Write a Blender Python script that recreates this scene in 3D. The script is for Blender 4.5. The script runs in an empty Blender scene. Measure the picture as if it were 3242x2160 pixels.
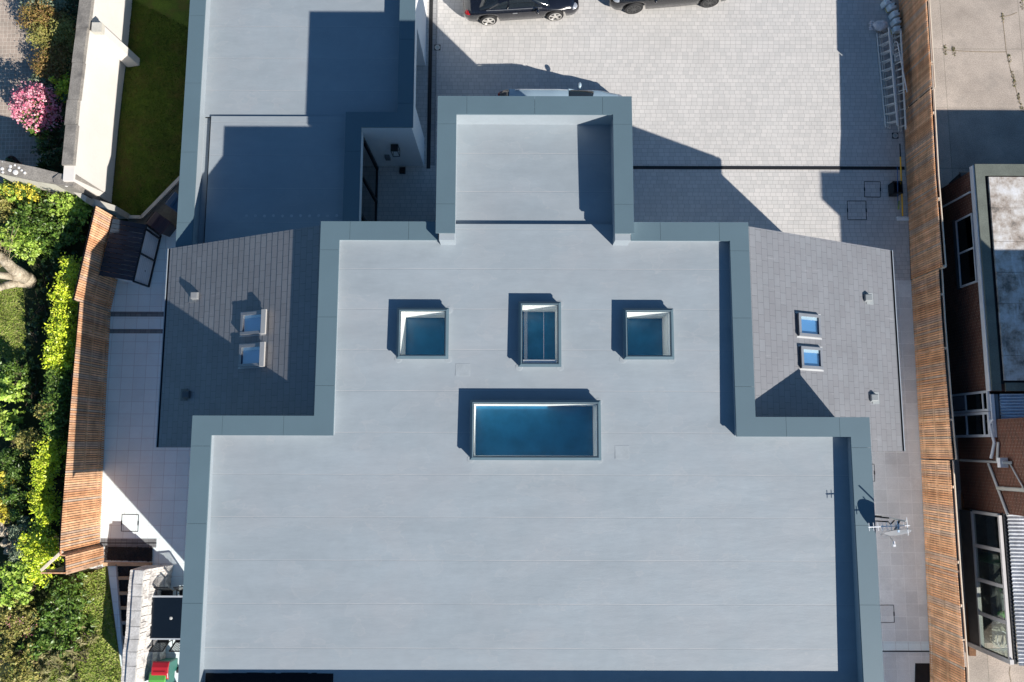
import bpy, math, random
import numpy as np
from mathutils import Vector, Matrix
R = math.radians
random.seed(7)
C = bpy.context.scene.collection
SC = bpy.context.scene

# ------------------------------------------------------------------ camera, sky, sun, exposure
F, CX, CY, H = 2521.0, 1621.0, 1080.0, 29.67          # focal length in photo pixels, centre, flying height
ROT = (Matrix.Rotation(.001, 3, 'Z') @ Matrix.Rotation(.1312, 3, 'X') @ Matrix.Rotation(.0015, 3, 'Z'))
cam = bpy.data.cameras.new('camera'); co = bpy.data.objects.new('camera', cam); C.objects.link(co)
co.location = (0, 0, H); co.rotation_euler = ROT.to_euler()
cam.sensor_width = 36; cam.lens = 36 * F / 3242; cam.clip_end = 500
SC.camera = co
W = bpy.data.worlds.new('World'); SC.world = W; W.use_nodes = True
wn = W.node_tree.nodes; bg = wn['Background']
sky = wn.new('ShaderNodeTexSky'); sky.sky_type = 'NISHITA'; sky.sun_disc = False
sky.sun_elevation = R(30.8); sky.sun_rotation = R(135.4); sky.ozone_density = 3.0; sky.air_density = 1.0; sky.dust_density = .3
tn = wn.new('ShaderNodeMix'); tn.data_type = 'RGBA'; tn.blend_type = 'MULTIPLY'; tn.inputs[0].default_value = 1
W.node_tree.links.new(sky.outputs[0], tn.inputs[6]); tn.inputs[7].default_value = (.66, .96, 1.10, 1)
W.node_tree.links.new(tn.outputs[2], bg.inputs[0]); bg.inputs[1].default_value = .06
sun = bpy.data.lights.new('sun', 'SUN'); sun.energy = 5.0; sun.angle = R(.5); sun.color = (1, .94, .86)
so = bpy.data.objects.new('sun', sun); C.objects.link(so)
so.rotation_euler = Vector((-1.178, 1.196, -1)).to_track_quat('-Z', 'Y').to_euler()
SC.view_settings.view_transform = 'Standard'; SC.view_settings.look = 'None'
SC.view_settings.exposure = .62; SC.view_settings.gamma = 1
SC.cycles.max_bounces = 8

def U(px, py, z=0):
    "a point of the place from where it is seen in the photograph and its height"
    d = ROT @ Vector(((px - CX) / F, -(py - CY) / F, -1))
    k = (H - z) / -d.z
    return Vector((d.x * k, d.y * k, z))

# ------------------------------------------------------------------ materials
def node(nt, t, **k):
    n = nt.nodes.new(t)
    for a, v in k.items(): setattr(n, a, v)
    return n
def base(name, col, rough=.7, metal=0, spec=.5):
    m = bpy.data.materials.new(name); m.use_nodes = True
    b = m.node_tree.nodes['Principled BSDF']
    b.inputs['Base Color'].default_value = (*col, 1); b.inputs['Roughness'].default_value = rough
    b.inputs['Metallic'].default_value = metal; b.inputs['Specular IOR Level'].default_value = spec
    return m, m.node_tree, b
def pos(nt, sx=1, sy=1, sz=1, rz=0):
    g = node(nt, 'ShaderNodeNewGeometry'); mp = node(nt, 'ShaderNodeMapping')
    nt.links.new(g.outputs['Position'], mp.inputs[0]); mp.inputs['Scale'].default_value = (sx, sy, sz)
    mp.inputs['Rotation'].default_value = (0, 0, rz)
    return mp.outputs[0]
def noise(nt, vec, scale, detail=4, rough=.6):
    n = node(nt, 'ShaderNodeTexNoise'); n.inputs['Scale'].default_value = scale
    n.inputs['Detail'].default_value = detail; n.inputs['Roughness'].default_value = rough
    nt.links.new(vec, n.inputs['Vector']); return n.outputs['Fac']
def ramp(nt, fac, stops, interp='LINEAR'):
    r = node(nt, 'ShaderNodeValToRGB'); e = r.color_ramp; e.interpolation = interp
    while len(e.elements) < len(stops): e.elements.new(.5)
    for el, (p, c) in zip(e.elements, stops): el.position = p; el.color = (*c, 1) if len(c) == 3 else c
    nt.links.new(fac, r.inputs[0]); return r.outputs[0]
def mix(nt, fac, a, b, mode='MIX'):
    m = node(nt, 'ShaderNodeMix', data_type='RGBA', blend_type=mode)
    for s, v in ((m.inputs[0], fac), (m.inputs[6], a), (m.inputs[7], b)):
        if isinstance(v, (int, float)): s.default_value = v
        elif isinstance(v, tuple): s.default_value = (*v, 1)
        else: nt.links.new(v, s)
    return m.outputs[2]
def bump(nt, b, h, dist=.01, strength=.5):
    n = node(nt, 'ShaderNodeBump'); n.inputs['Distance'].default_value = dist; n.inputs['Strength'].default_value = strength
    nt.links.new(h, n.inputs['Height']); nt.links.new(n.outputs[0], b.inputs['Normal'])
def grey(v): return (v, v, v)
def rough_mat(name, col, rough=.7, var=.25, scale=1.5, fine=25, fvar=.15, metal=0, spec=.4, bmp=0, tint=None):
    "a surface with two scales of wear"
    m, nt, b = base(name, col, rough, metal, spec)
    p = pos(nt)
    a = ramp(nt, noise(nt, p, scale), [(.25, grey(1 - var)), (.75, grey(1 + var))])
    f = ramp(nt, noise(nt, p, fine, 2), [(.25, grey(1 - fvar)), (.75, grey(1 + fvar))])
    c = mix(nt, 1., col, a, 'MULTIPLY'); c = mix(nt, 1., c, f, 'MULTIPLY')
    if tint: c = mix(nt, ramp(nt, noise(nt, p, scale * .6 + .3, 5), [(.5, grey(0)), (.68, grey(1))]), c, tint)
    nt.links.new(c, b.inputs['Base Color'])
    if bmp: bump(nt, b, noise(nt, p, fine, 3), bmp)
    return m
def paint(name, col, rough=.4, metal=0, spec=.5): return rough_mat(name, col, rough, .08, 2, 30, .05, metal, spec)
def island_mat(name, cols, rough=.6, spec=.3, trans=0, grain=None, patch=None):
    "each separate piece of the mesh (leaf, batten, slate) takes a tone of its own"
    m, nt, b = base(name, cols[0], rough, 0, spec)
    g = node(nt, 'ShaderNodeNewGeometry')
    n = len(cols)
    c = ramp(nt, g.outputs['Random Per Island'], [(i / (n - 1), cc) for i, cc in enumerate(cols)])
    p = pos(nt)
    c = mix(nt, 1., c, ramp(nt, noise(nt, p, 2.2, 3), [(.3, grey(.72)), (.7, grey(1.25))]), 'MULTIPLY')
    if patch: c = mix(nt, ramp(nt, noise(nt, p, .55, 5, .65), [(.48, grey(0)), (.64, grey(.75))]), c, patch)
    if grain:
        c = mix(nt, 1., c, ramp(nt, noise(nt, pos(nt, *grain), 1, 4), [(.3, grey(.86)), (.7, grey(1.12))]), 'MULTIPLY')
    nt.links.new(c, b.inputs['Base Color'])
    if trans:
        t = node(nt, 'ShaderNodeBsdfTranslucent'); nt.links.new(c, t.inputs['Color'])
        mx = node(nt, 'ShaderNodeMixShader'); mx.inputs[0].default_value = trans
        nt.links.new(b.outputs[0], mx.inputs[1]); nt.links.new(t.outputs[0], mx.inputs[2])
        nt.links.new(mx.outputs[0], nt.nodes['Material Output'].inputs[0])
    return m
def brick_vec(nt, axes, rz=0):
    g = node(nt, 'ShaderNodeNewGeometry'); s = node(nt, 'ShaderNodeSeparateXYZ'); c = node(nt, 'ShaderNodeCombineXYZ')
    mp = node(nt, 'ShaderNodeMapping'); mp.inputs['Location'].default_value = (200, 200, 200); mp.inputs['Rotation'].default_value = (0, 0, rz)
    nt.links.new(g.outputs['Position'], mp.inputs[0]); nt.links.new(mp.outputs[0], s.inputs[0])
    for i, a in enumerate(axes): nt.links.new(s.outputs['XYZ'.index(a)], c.inputs[i])
    return c.outputs[0]
def brick_mat(name, axes, bw, rh, c1, c2, mortar, ms=.004, offset=.5, rough=.8, var=.2, fine=60, bmp=.004, rz=0, dirt=None, wob=0, fvar=.16):
    m, nt, b = base(name, c1, rough, 0, .3)
    v = brick_vec(nt, axes, rz)
    t = node(nt, 'ShaderNodeTexBrick'); t.offset = offset; t.offset_frequency = 2
    if wob:   # courses laid by hand: each shifts a little along its length
        sp = node(nt, 'ShaderNodeSeparateXYZ'); nt.links.new(v, sp.inputs[0])
        dv = node(nt, 'ShaderNodeMath', operation='DIVIDE'); nt.links.new(sp.outputs[1], dv.inputs[0]); dv.inputs[1].default_value = rh
        fl = node(nt, 'ShaderNodeMath', operation='FLOOR'); nt.links.new(dv.outputs[0], fl.inputs[0])
        wnz = node(nt, 'ShaderNodeTexWhiteNoise', noise_dimensions='1D'); nt.links.new(fl.outputs[0], wnz.inputs['W'])
        mu = node(nt, 'ShaderNodeMath', operation='MULTIPLY_ADD'); nt.links.new(wnz.outputs[0], mu.inputs[0]); mu.inputs[1].default_value = wob * bw
        nt.links.new(sp.outputs[0], mu.inputs[2])
        cb = node(nt, 'ShaderNodeCombineXYZ'); nt.links.new(mu.outputs[0], cb.inputs[0]); nt.links.new(sp.outputs[1], cb.inputs[1]); v = cb.outputs[0]
    for k, x in (('Scale', 1), ('Brick Width', bw), ('Row Height', rh), ('Mortar Size', ms), ('Mortar Smooth', .2), ('Bias', 0)): t.inputs[k].default_value = x
    for k, x in (('Color1', c1), ('Color2', c2), ('Mortar', mortar)): t.inputs[k].default_value = (*x, 1)
    nt.links.new(v, t.inputs['Vector'])
    p = pos(nt)
    c = mix(nt, 1., t.outputs['Color'], ramp(nt, noise(nt, p, .55, 5), [(.3, grey(1 - var)), (.7, grey(1 + var))]), 'MULTIPLY')
    c = mix(nt, 1., c, ramp(nt, noise(nt, p, fine, 3, .7), [(.25, grey(1 - fvar)), (.75, grey(1 + fvar))]), 'MULTIPLY')
    if dirt: c = mix(nt, ramp(nt, noise(nt, p, 1.3, 6, .7), [(.52, grey(0)), (.75, grey(.6))]), c, dirt)
    nt.links.new(c, b.inputs['Base Color'])
    if bmp:
        n = node(nt, 'ShaderNodeBump', invert=True); n.inputs['Distance'].default_value = bmp; n.inputs['Strength'].default_value = .6
        nt.links.new(t.outputs['Fac'], n.inputs['Height']); nt.links.new(n.outputs[0], b.inputs['Normal'])
    return m
def glass_mat(name, tint, refl=.1, rough=.02):
    m = bpy.data.materials.new(name); m.use_nodes = True; nt = m.node_tree
    nt.nodes.remove(nt.nodes['Principled BSDF'])
    t = node(nt, 'ShaderNodeBsdfTransparent'); t.inputs[0].default_value = (*tint, 1)
    g = node(nt, 'ShaderNodeBsdfGlossy'); g.inputs['Roughness'].default_value = rough
    lw = node(nt, 'ShaderNodeLayerWeight'); lw.inputs[0].default_value = .5
    pw = node(nt, 'ShaderNodeMath', operation='POWER'); nt.links.new(lw.outputs['Facing'], pw.inputs[0]); pw.inputs[1].default_value = 4
    ad = node(nt, 'ShaderNodeMath', operation='ADD', use_clamp=True); nt.links.new(pw.outputs[0], ad.inputs[0]); ad.inputs[1].default_value = refl
    mx = node(nt, 'ShaderNodeMixShader'); nt.links.new(ad.outputs[0], mx.inputs[0])
    nt.links.new(t.outputs[0], mx.inputs[1]); nt.links.new(g.outputs[0], mx.inputs[2])
    nt.links.new(mx.outputs[0], nt.nodes['Material Output'].inputs[0]); return m

def membrane(name, col, xs=()):
    m, nt, b = base(name, col, .55, 0, .45)
    g = node(nt, 'ShaderNodeNewGeometry'); s = node(nt, 'ShaderNodeSeparateXYZ'); nt.links.new(g.outputs['Position'], s.inputs[0])
    p = pos(nt)
    c = mix(nt, 1., col, ramp(nt, noise(nt, pos(nt, .35, 1.2, 1), .9, 5), [(.3, grey(.93)), (.7, grey(1.07))]), 'MULTIPLY')
    c = mix(nt, 1., c, ramp(nt, noise(nt, p, 2.5, 5, .65), [(.3, grey(.965)), (.7, grey(1.035))]), 'MULTIPLY')
    # pinkish dust here and there
    c = mix(nt, ramp(nt, noise(nt, p, .45, 4), [(.45, grey(0)), (.7, grey(.35))]), c, (.32, .33, .35))
    pw_ = noise(nt, pos(nt, 1, 1.6, 1), .75, 3, .5)
    c = mix(nt, ramp(nt, pw_, [(.555, grey(0)), (.562, grey(.22)), (.575, grey(.05)), (.7, grey(.12))]), c, (.40, .40, .405))
    # lap seams across the roof: dark joint, with the lit edge painted as a pale line
    def line(src, period, off, w, w2):
        ad = node(nt, 'ShaderNodeMath', operation='ADD'); nt.links.new(src, ad.inputs[0]); ad.inputs[1].default_value = off + 1000 * period
        md = node(nt, 'ShaderNodeMath', operation='MODULO'); nt.links.new(ad.outputs[0], md.inputs[0]); md.inputs[1].default_value = period
        return ramp(nt, md.outputs[0], [(0, grey(1)), (w, grey(1)), (w + .001, grey(0))], 'CONSTANT'), ramp(nt, md.outputs[0], [(0, grey(0)), (w, grey(1)), (w2, grey(0))], 'CONSTANT')
    wob = node(nt, 'ShaderNodeMath', operation='MULTIPLY_ADD'); nt.links.new(noise(nt, pos(nt, .5, 0, 0), 1, 2), wob.inputs[0]); wob.inputs[1].default_value = .03
    nt.links.new(s.outputs[1], wob.inputs[2])
    d, l = line(wob.outputs[0], 1.183, -5.105, .012, .026)
    br = ramp(nt, noise(nt, pos(nt, .8, .1, 0), 1, 3), [(.35, grey(.25)), (.65, grey(1))])
    c = mix(nt, mix(nt, 1., d, (.55,) * 3, 'MULTIPLY'), c, (.16, .19, .22))
    c = mix(nt, mix(nt, 1., l, br, 'MULTIPLY'), c, (.46, .46, .46))
    nt.links.new(c, b.inputs['Base Color'])
    bump(nt, b, noise(nt, pos(nt, .6, 2, 1), 1.2, 4), .02, .5)
    return m

MEM = membrane('roof_membrane', (.275, .315, .345))
UPST = rough_mat('upstand_membrane', (.31, .35, .38), .55, .05, 2, 20, .04)
PATCH = rough_mat('patch_membrane', (.30, .335, .36), .55, .08, 3, 20, .05)
COP = rough_mat('coping_metal', (.098, .152, .182), .5, .05, .8, 30, .03, .0, .6)
RENDER = rough_mat('white_render', (.84, .85, .86), .85, .05, 1, 40, .04)
WROOM = paint('white_lining', (.93, .95, .92), .8)
DROOM = paint('blue_tinted_room', (.015, .12, .20), .9)  # blue put in for the sky that the skylight glass reflects
KERB = paint('skylight_metal', (.10, .15, .18), .4, .2)
GLASS = glass_mat('skylight_glass', (.98, 1, 1), .13)
VGLASS = glass_mat('roof_window_glass', (.8, .92, .97), .38)
SKYBACK = paint('sky_blue_backing', (.17, .36, .64), .8)  # blue painted in for sky reflected by the roof-window glass
BLACK = rough_mat('black_metal', (.012, .013, .015), .45, .2, 3, 40, .1)
BLACKW = rough_mat('mottled_black', (.008, .008, .010), .7, .5, 3, 40, .3)
SLATE = None
WOOD = island_mat('cedar_batten', [(.72, .37, .19), (.82, .46, .26), (.62, .30, .15), (.86, .52, .31), (.76, .42, .23), (.56, .42, .32), (.62, .34, .21)], .7, .2, 0, (1, 1, 9))
WOODN = rough_mat('pale_softwood', (.52, .36, .22), .7, .25, 3, 30, .15)
WOODC = rough_mat('cut_wood_end', (.68, .58, .46), .8, .1, 3, 30, .1)
PAVE = brick_mat('block_paving', 'XY', .214, .159, (.565, .545, .525), (.49, .48, .465), (.28, .27, .26), .005, .5, .85, .05, 70, .004, 0, (.47, .455, .44), .8, .08)
PAVEB = brick_mat('edge_course', 'YX', .22, .16, (.33, .33, .33), (.27, .27, .28), (.14, .14, .14), .006, .5, .85, .1, 70)
SLAB = brick_mat('granite_slab', 'XY', .45, .45, (.77, .87, .885), (.72, .82, .835), (.50, .51, .52), .006, 0, .8, .07, 90, .002, 0, (.70, .73, .74), 0, .13)
SLABE = brick_mat('speckled_granite_slab', 'XY', .45, .45, (.73, .74, .73), (.63, .64, .635), (.86, .87, .86), .006, 0, .8, .12, 90, .002, 0, (.52, .52, .515), 0, .26)  # slightly greyer slab with stronger speckle
SETT = brick_mat('grey_sett', 'XY', .20, .158, (.22, .23, .24), (.17, .18, .19), (.10, .10, .10), .006, 0, .85, .08)
COBW = brick_mat('old_sett_paving', 'XY', .155, .165, (.42, .34, .28), (.35, .285, .235), (.62, .55, .46), .008, .15, .9, .2, 40, .006, R(-2), (.28, .25, .21))
SOIL = rough_mat('dark_soil', (.034, .045, .014), .95, .4, 2, 30, .4, bmp=.03)
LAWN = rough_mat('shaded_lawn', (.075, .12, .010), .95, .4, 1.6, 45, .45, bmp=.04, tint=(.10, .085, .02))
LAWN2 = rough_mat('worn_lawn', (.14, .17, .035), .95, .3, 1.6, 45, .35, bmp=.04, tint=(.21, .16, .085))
CONC = brick_mat('rough_concrete', 'XY', 3.1, 2.45, (.47, .39, .33), (.38, .33, .285), (.26, .23, .19), .012, .0, .9, .24, 30, .01, 0, (.25, .225, .20), 0, .42)
GROUND = rough_mat('plain_ground', (.16, .15, .12), .95, .3, .3, 8, .2)
STONE = rough_mat('weathered_stone', (.25, .23, .205), .9, .25, 2.2, 22, .3, bmp=.02, tint=(.14, .13, .12))
STONEP = rough_mat('pale_cut_stone', (.50, .49, .48), .85, .16, 2.5, 22, .2, bmp=.015, tint=(.36, .35, .34))
STONER = rough_mat('rough_pale_stone', (.62, .585, .55), .9, .2, 5, 16, .22, bmp=.035, tint=(.30, .28, .27))
CREAM = rough_mat('cream_render', (.68, .645, .60), .85, .05, .8, 12, .03)
CREAMD = rough_mat('cream_stone', (.55, .52, .45), .85, .1, 2, 20, .1)
LICHEN = rough_mat('lichen', (.72, .70, .68), .9, .1, 4, 40, .1)
GRAVEL = island_mat('black_stone_chips', [(.006, .006, .008), (.014, .014, .017), (.03, .03, .034), (.009, .009, .01), (.02, .02, .022)], .6, .5)
BRICKW = brick_mat('red_brick', 'YZ', .225, .075, (.15, .052, .032), (.09, .034, .024), (.28, .22, .17), .006, .5, .9, .25, 40, .004)
BRICKN = brick_mat('red_brick_end', 'XZ', .225, .075, (.15, .052, .032), (.09, .034, .024), (.28, .22, .17), .006, .5, .9, .25, 40, .004)
UPVC = paint('white_plastic_frame', (.66, .66, .68), .35)
FELT = rough_mat('grey_green_felt', (.13, .145, .125), .9, .2, 1.5, 30, .2)
GREYP = paint('grey_pipe', (.42, .42, .40), .5)
ALU = paint('aluminium', (.55, .56, .57), .35, .75)
ALUW = paint('worn_ladder_aluminium', (.74, .73, .70), .5, .1)
RUB = paint('rubber', (.015, .015, .016), .7)

SKYREF = rough_mat('sky_reflection_blue', (.016, .14, .27), .25, .25, 1.3, 4, .06, 0, .5)  # blue and mottling painted for sky and clouds reflected in the glass
# ------------------------------------------------------------------ mesh tools
class MB:
    def __init__(s): s.v = []; s.f = []; s.sm = False
    def add(s, vs, fs):
        n = len(s.v); s.v += [tuple(v) for v in vs]; s.f += [tuple(i + n for i in f) for f in fs]; return s
    def box(s, x0, x1, y0, y1, z0, z1):
        x0, x1 = sorted((x0, x1)); y0, y1 = sorted((y0, y1)); z0, z1 = sorted((z0, z1))
        return s.add([(x0,y0,z0),(x1,y0,z0),(x1,y1,z0),(x0,y1,z0),(x0,y0,z1),(x1,y0,z1),(x1,y1,z1),(x0,y1,z1)],
                     [(3,2,1,0),(4,5,6,7),(0,1,5,4),(1,2,6,5),(2,3,7,6),(3,0,4,7)])
    def hexa(s, b, t):
        "four bottom points, four top points, anticlockwise seen from above"
        return s.add(list(b) + list(t), [(3,2,1,0),(4,5,6,7),(0,1,5,4),(1,2,6,5),(2,3,7,6),(3,0,4,7)])
    def prism(s, poly, z0, z1):
        a = sum(poly[i][0]*poly[(i+1)%len(poly)][1]-poly[(i+1)%len(poly)][0]*poly[i][1] for i in range(len(poly)))
        if a < 0: poly = poly[::-1]
        n = len(poly); f0 = (lambda p: z0) if not callable(z0) else z0; f1 = (lambda p: z1) if not callable(z1) else z1
        return s.add([(p[0],p[1],f0(p)) for p in poly]+[(p[0],p[1],f1(p)) for p in poly],
                     [tuple(range(n))[::-1], tuple(range(n,2*n))]+[(i,(i+1)%n,n+(i+1)%n,n+i) for i in range(n)])
    def sheet(s, poly, z):
        a = sum(poly[i][0]*poly[(i+1)%len(poly)][1]-poly[(i+1)%len(poly)][0]*poly[i][1] for i in range(len(poly)))
        if a < 0: poly = poly[::-1]
        return s.add([(p[0],p[1],z) for p in poly], [tuple(range(len(poly)))])
    def bar(s, p, q, w, h=None, up=(0,0,1)):
        "a straight bar of section w x h between two points"
        p, q = Vector(p), Vector(q); d = (q-p).normalized(); u = Vector(up)
        if abs(d.dot(u)) > .98: u = Vector((1,0,0))
        r = d.cross(u).normalized()*w/2; u2 = r.normalized().cross(d)*(h or w)/2
        c = [-r-u2, r-u2, r+u2, -r+u2]
        return s.add([p+x for x in c]+[q+x for x in c], [(0,1,2,3),(7,6,5,4),(4,5,1,0),(5,6,2,1),(6,7,3,2),(7,4,0,3)])
    def tube(s, p, q, r, r2=None, n=10, caps=True):
        p, q = Vector(p), Vector(q); d = (q-p).normalized(); u = Vector((0,0,1)) if abs(d.z) < .9 else Vector((1,0,0))
        a = d.cross(u).normalized(); b = a.cross(d); r2 = r if r2 is None else r2
        cs = [(math.cos(2*math.pi*i/n), math.sin(2*math.pi*i/n)) for i in range(n)]
        vs = [p+(a*c+b*t)*r for c, t in cs]+[q+(a*c+b*t)*r2 for c, t in cs]
        fs = [(i,(i+1)%n,n+(i+1)%n,n+i)[::-1] for i in range(n)]
        if caps: fs += [tuple(range(n)), tuple(range(n,2*n))[::-1]]
        return s.add(vs, fs)
    def path(s, pts, r, n=8):
        for i in range(len(pts)-1): s.tube(pts[i], pts[i+1], r if not hasattr(r,'__len__') else r[i], None if not hasattr(r,'__len__') else r[i+1], n)
        return s
    def lathe(s, c, prof, n=24, axis='Z'):
        "prof: (radius, height) pairs"
        vs = []; c = Vector(c)
        for r, z in prof:
            for i in range(n):
                a = 2*math.pi*i/n; x, y = r*math.cos(a), r*math.sin(a)
                vs.append(c+(Vector((x,y,z)) if axis == 'Z' else Vector((x,z,y)) if axis == 'Y' else Vector((z,x,y))))
        fs = [(k*n+i,k*n+(i+1)%n,(k+1)*n+(i+1)%n,(k+1)*n+i) for k in range(len(prof)-1) for i in range(n)]
        fs += [tuple(range(n))[::-1], tuple(range((len(prof)-1)*n, len(prof)*n))]
        return s.add(vs, fs)
    def blob(s, c, r, n=10, m=7, wob=.15, seed=0):
        rr = random.Random(seed); c = Vector(c); vs = []
        for j in range(m+1):
            t = math.pi*j/m
            for i in range(n):
                a = 2*math.pi*i/n; k = 1+rr.uniform(-wob, wob)*(0 < j < m)
                vs.append(c+Vector((r[0]*math.sin(t)*math.cos(a)*k, r[1]*math.sin(t)*math.sin(a)*k, r[2]*math.cos(t)*k)))
        return s.add(vs, [(j*n+i,(j+1)*n+i,(j+1)*n+(i+1)%n,j*n+(i+1)%n) for j in range(m) for i in range(n)])
    def build(s, name, mat, parent=None, label=None, smooth=False, origin=None, local=False):
        o = Vector((0,0,0))
        if not local:
            if parent is not None: o = ORG[parent.name]
            elif origin is not None: o = Vector(origin)
        me = bpy.data.meshes.new(name)
        v = np.array([tuple(x) for x in s.v], dtype=np.float32)-np.array(o, dtype=np.float32)
        me.from_pydata(v.tolist(), [], s.f); me.materials.append(mat)
        if smooth or s.sm:
            for p in me.polygons: p.use_smooth = True
        me.update(); ob = bpy.data.objects.new(name, me); C.objects.link(ob)
        if parent is not None: ob.parent = parent
        else: ob.location = o
        ORG[ob.name] = o
        if label: ob['label'] = label
        return ob
ORG = {}
def tag(o, label, cat, group=None, kind=None):
    if label: o['label'] = label
    if cat: o['category'] = cat
    if group: o['group'] = group
    if kind: o['kind'] = kind
    return o
def thing(name, label, cat, loc, group=None, rz=0):
    o = bpy.data.objects.new(name, None); C.objects.link(o); o.location = loc; o.rotation_euler = (0, 0, rz)
    o.empty_display_size = .2; ORG[o.name] = Vector(loc); return tag(o, label, cat, group)
def struct(mb, name, mat): return tag(mb.build(name, mat), None, None, None, 'structure')
def one(mb, name, mat, label, cat, origin, group=None, smooth=False):
    return tag(mb.build(name, mat, None, None, smooth, origin), label, cat, group)
def dup(o, parent=None):
    c = o.copy(); C.objects.link(c)
    if parent is not None: c.parent = parent
    for ch in list(o.children): dup(ch, c)
    return c
def bevel(o, w=.01, seg=2):
    b = o.modifiers.new('bevel', 'BEVEL'); b.width = w; b.segments = seg; b.limit_method = 'ANGLE'; return o

def offs(poly, d):
    "an open run of points shifted d to its right side, mitred"
    out = []
    for i, p in enumerate(poly):
        p = Vector(p[:2]); ns = []
        for a, b in ((i-1, i), (i, i+1)):
            if 0 <= a and b < len(poly):
                t = (Vector(poly[b][:2])-Vector(poly[a][:2])).normalized(); ns.append(Vector((t.y, -t.x)))
        n = ns[0] if len(ns) == 1 else (ns[0]+ns[1])/(1+ns[0].dot(ns[1]))
        out.append(p+n*d)
    return out
def strip(poly, d0, d1, z0, z1, gap=0, skip=()):
    "solid band between two offsets of a run, one piece per side; gap leaves joints"
    a, b = offs(poly, d0), offs(poly, d1); mb = MB()
    for i in range(len(poly)-1):
        if i in skip: continue
        L = (Vector(poly[i+1][:2])-Vector(poly[i][:2])).length; n = max(1, round((L-1.7)/2.4)) if gap else 1
        cuts = [0]+[.85+(L-1.7)*j/n for j in range(n+1)]+[L] if gap and L > 2.2 else [0, L]; n = len(cuts)-1
        for k in range(n):
            p0 = Vector(poly[i][:2]); d = (Vector(poly[i+1][:2])-p0).normalized(); nn = Vector((d.y, -d.x)); t0, t1 = cuts[k]+gap/2, cuts[k+1]-gap/2
            q = [a[i] if k == 0 else p0+d*t0+nn*d0, b[i] if k == 0 else p0+d*t0+nn*d1, b[i+1] if k == n-1 else p0+d*t1+nn*d1, a[i+1] if k == n-1 else p0+d*t1+nn*d0]
            mb.prism(q, z0, z1)
    return mb
def cells(xs, ys, inside, zf):
    mb = MB(); xs, ys = sorted(set(xs)), sorted(set(ys))
    for i in range(len(xs)-1):
        for j in range(len(ys)-1):
            if inside((xs[i]+xs[i+1])/2, (ys[j]+ys[j+1])/2):
                c = [(xs[i],ys[j]),(xs[i+1],ys[j]),(xs[i+1],ys[j+1]),(xs[i],ys[j+1])]
                mb.add([(x,y,zf(x,y)) for x,y in c], [(0,1,2,3)])
    return mb

def leaves(name, mat, parent, blobs, n, size, seed=0, spray=26, label=None, blade=1.9, shell=.55, z0=None):
    "a crown of n leaf-sized diamonds spread through the given (x,y,z,rx,ry,rz) clumps; real points of the place"
    g = np.random.default_rng(seed); B = np.array(blobs, float)
    # break every clump into smaller sprays so the outline is uneven
    vol = B[:,3]*B[:,4]; k = g.choice(len(B), size=max(14, n//spray), p=vol/vol.sum())
    d = g.normal(size=(len(k),3)); d /= np.linalg.norm(d,axis=1)[:,None]; rad = (shell+(1-shell)*g.random(len(k)))[:,None]
    d[:,2] = np.abs(d[:,2])*np.where(g.random(len(k))<.85,1,-1)
    cc = B[k,:3]+d*rad*B[k,3:6]; sr = B[k,3:6].min(axis=1)*g.uniform(.16,.42,len(k))+.03
    j = g.integers(len(k), size=n)
    e = g.normal(size=(n,3)); e /= np.linalg.norm(e,axis=1)[:,None]
    c = cc[j]+e*(g.random(n)**.5*sr[j])[:,None]
    if z0 is not None: c[:,2] = np.maximum(c[:,2], z0+.01)
    nrm = e*.6+np.array([0,0,.9])+g.normal(size=(n,3))*.55; nrm /= np.linalg.norm(nrm,axis=1)[:,None]
    t = np.cross(nrm, g.normal(size=(n,3))); t /= np.linalg.norm(t,axis=1)[:,None]; b = np.cross(nrm,t)
    s = size*g.uniform(.6,1.35,n)[:,None]; L = t*s*.5*blade**.5; Wd = b*s*.5/blade**.5
    V = np.stack([c-L, c+Wd+nrm*s*.08, c+L, c-Wd+nrm*s*.08], axis=1).reshape(-1,3)
    o = np.array(ORG[parent.name] if parent is not None else (0,0,0)); V = V-o
    me = bpy.data.meshes.new(name); me.vertices.add(4*n); me.vertices.foreach_set('co', V.astype(np.float32).ravel())
    me.loops.add(4*n); me.loops.foreach_set('vertex_index', np.arange(4*n, dtype=np.int32))
    me.polygons.add(n); me.polygons.foreach_set('loop_start', np.arange(0,4*n,4,dtype=np.int32)); me.polygons.foreach_set('loop_total', np.full(n,4,dtype=np.int32))
    me.materials.append(mat); me.update(calc_edges=True); me.validate()
    ob = bpy.data.objects.new(name, me); C.objects.link(ob)
    if parent is not None: ob.parent = parent
    ORG[ob.name] = Vector(o)
    if label: ob['label'] = label
    return ob

# ------------------------------------------------------------------ the setting
def P(*pts): return [U(x, y, 0)[:2] for x, y in pts]
struct(MB().sheet([(-150,-150),(150,-150),(150,150),(-150,150)], -.03), 'ground', GROUND)
FX0, FX1 = U(2911,1400).x, U(2863,300).x
struct(MB().sheet([(-10.5, -2), (-10.5, 40), (FX1-.6, 40), (FX1+.02, 14), (FX0+.05, 6.2), (12, 6.2), (12, -2)], 0), 'driveway', PAVE)
yb = U(2880, 888).y
struct(MB().sheet([(9.5, yb), (FX0+.15, yb), (15.7, -14), (9.5, -14)], .004), 'side_path', SLABE)
struct(MB().sheet([(-15.9,8.2), (-8.5,8.2), (-8.5,-14), (-15.7,-14), (-15.6,-4.5)], 0), 'garden_path', SLAB)
a, b = U(350,987,0), U(520,1003,0); c, d = U(344,1042,0), U(512,1056,0)
for p, q in ((a,b),(c,d)): struct(MB().sheet([(p.x-.1,p.y),(-10.9,p.y),(-10.9,q.y),(p.x-.1,q.y)], .004), 'path_band', SETT)
lawnp = P((440,-80),(420,0),(355,640),(370,690),(452,688),(572,560))
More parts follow.
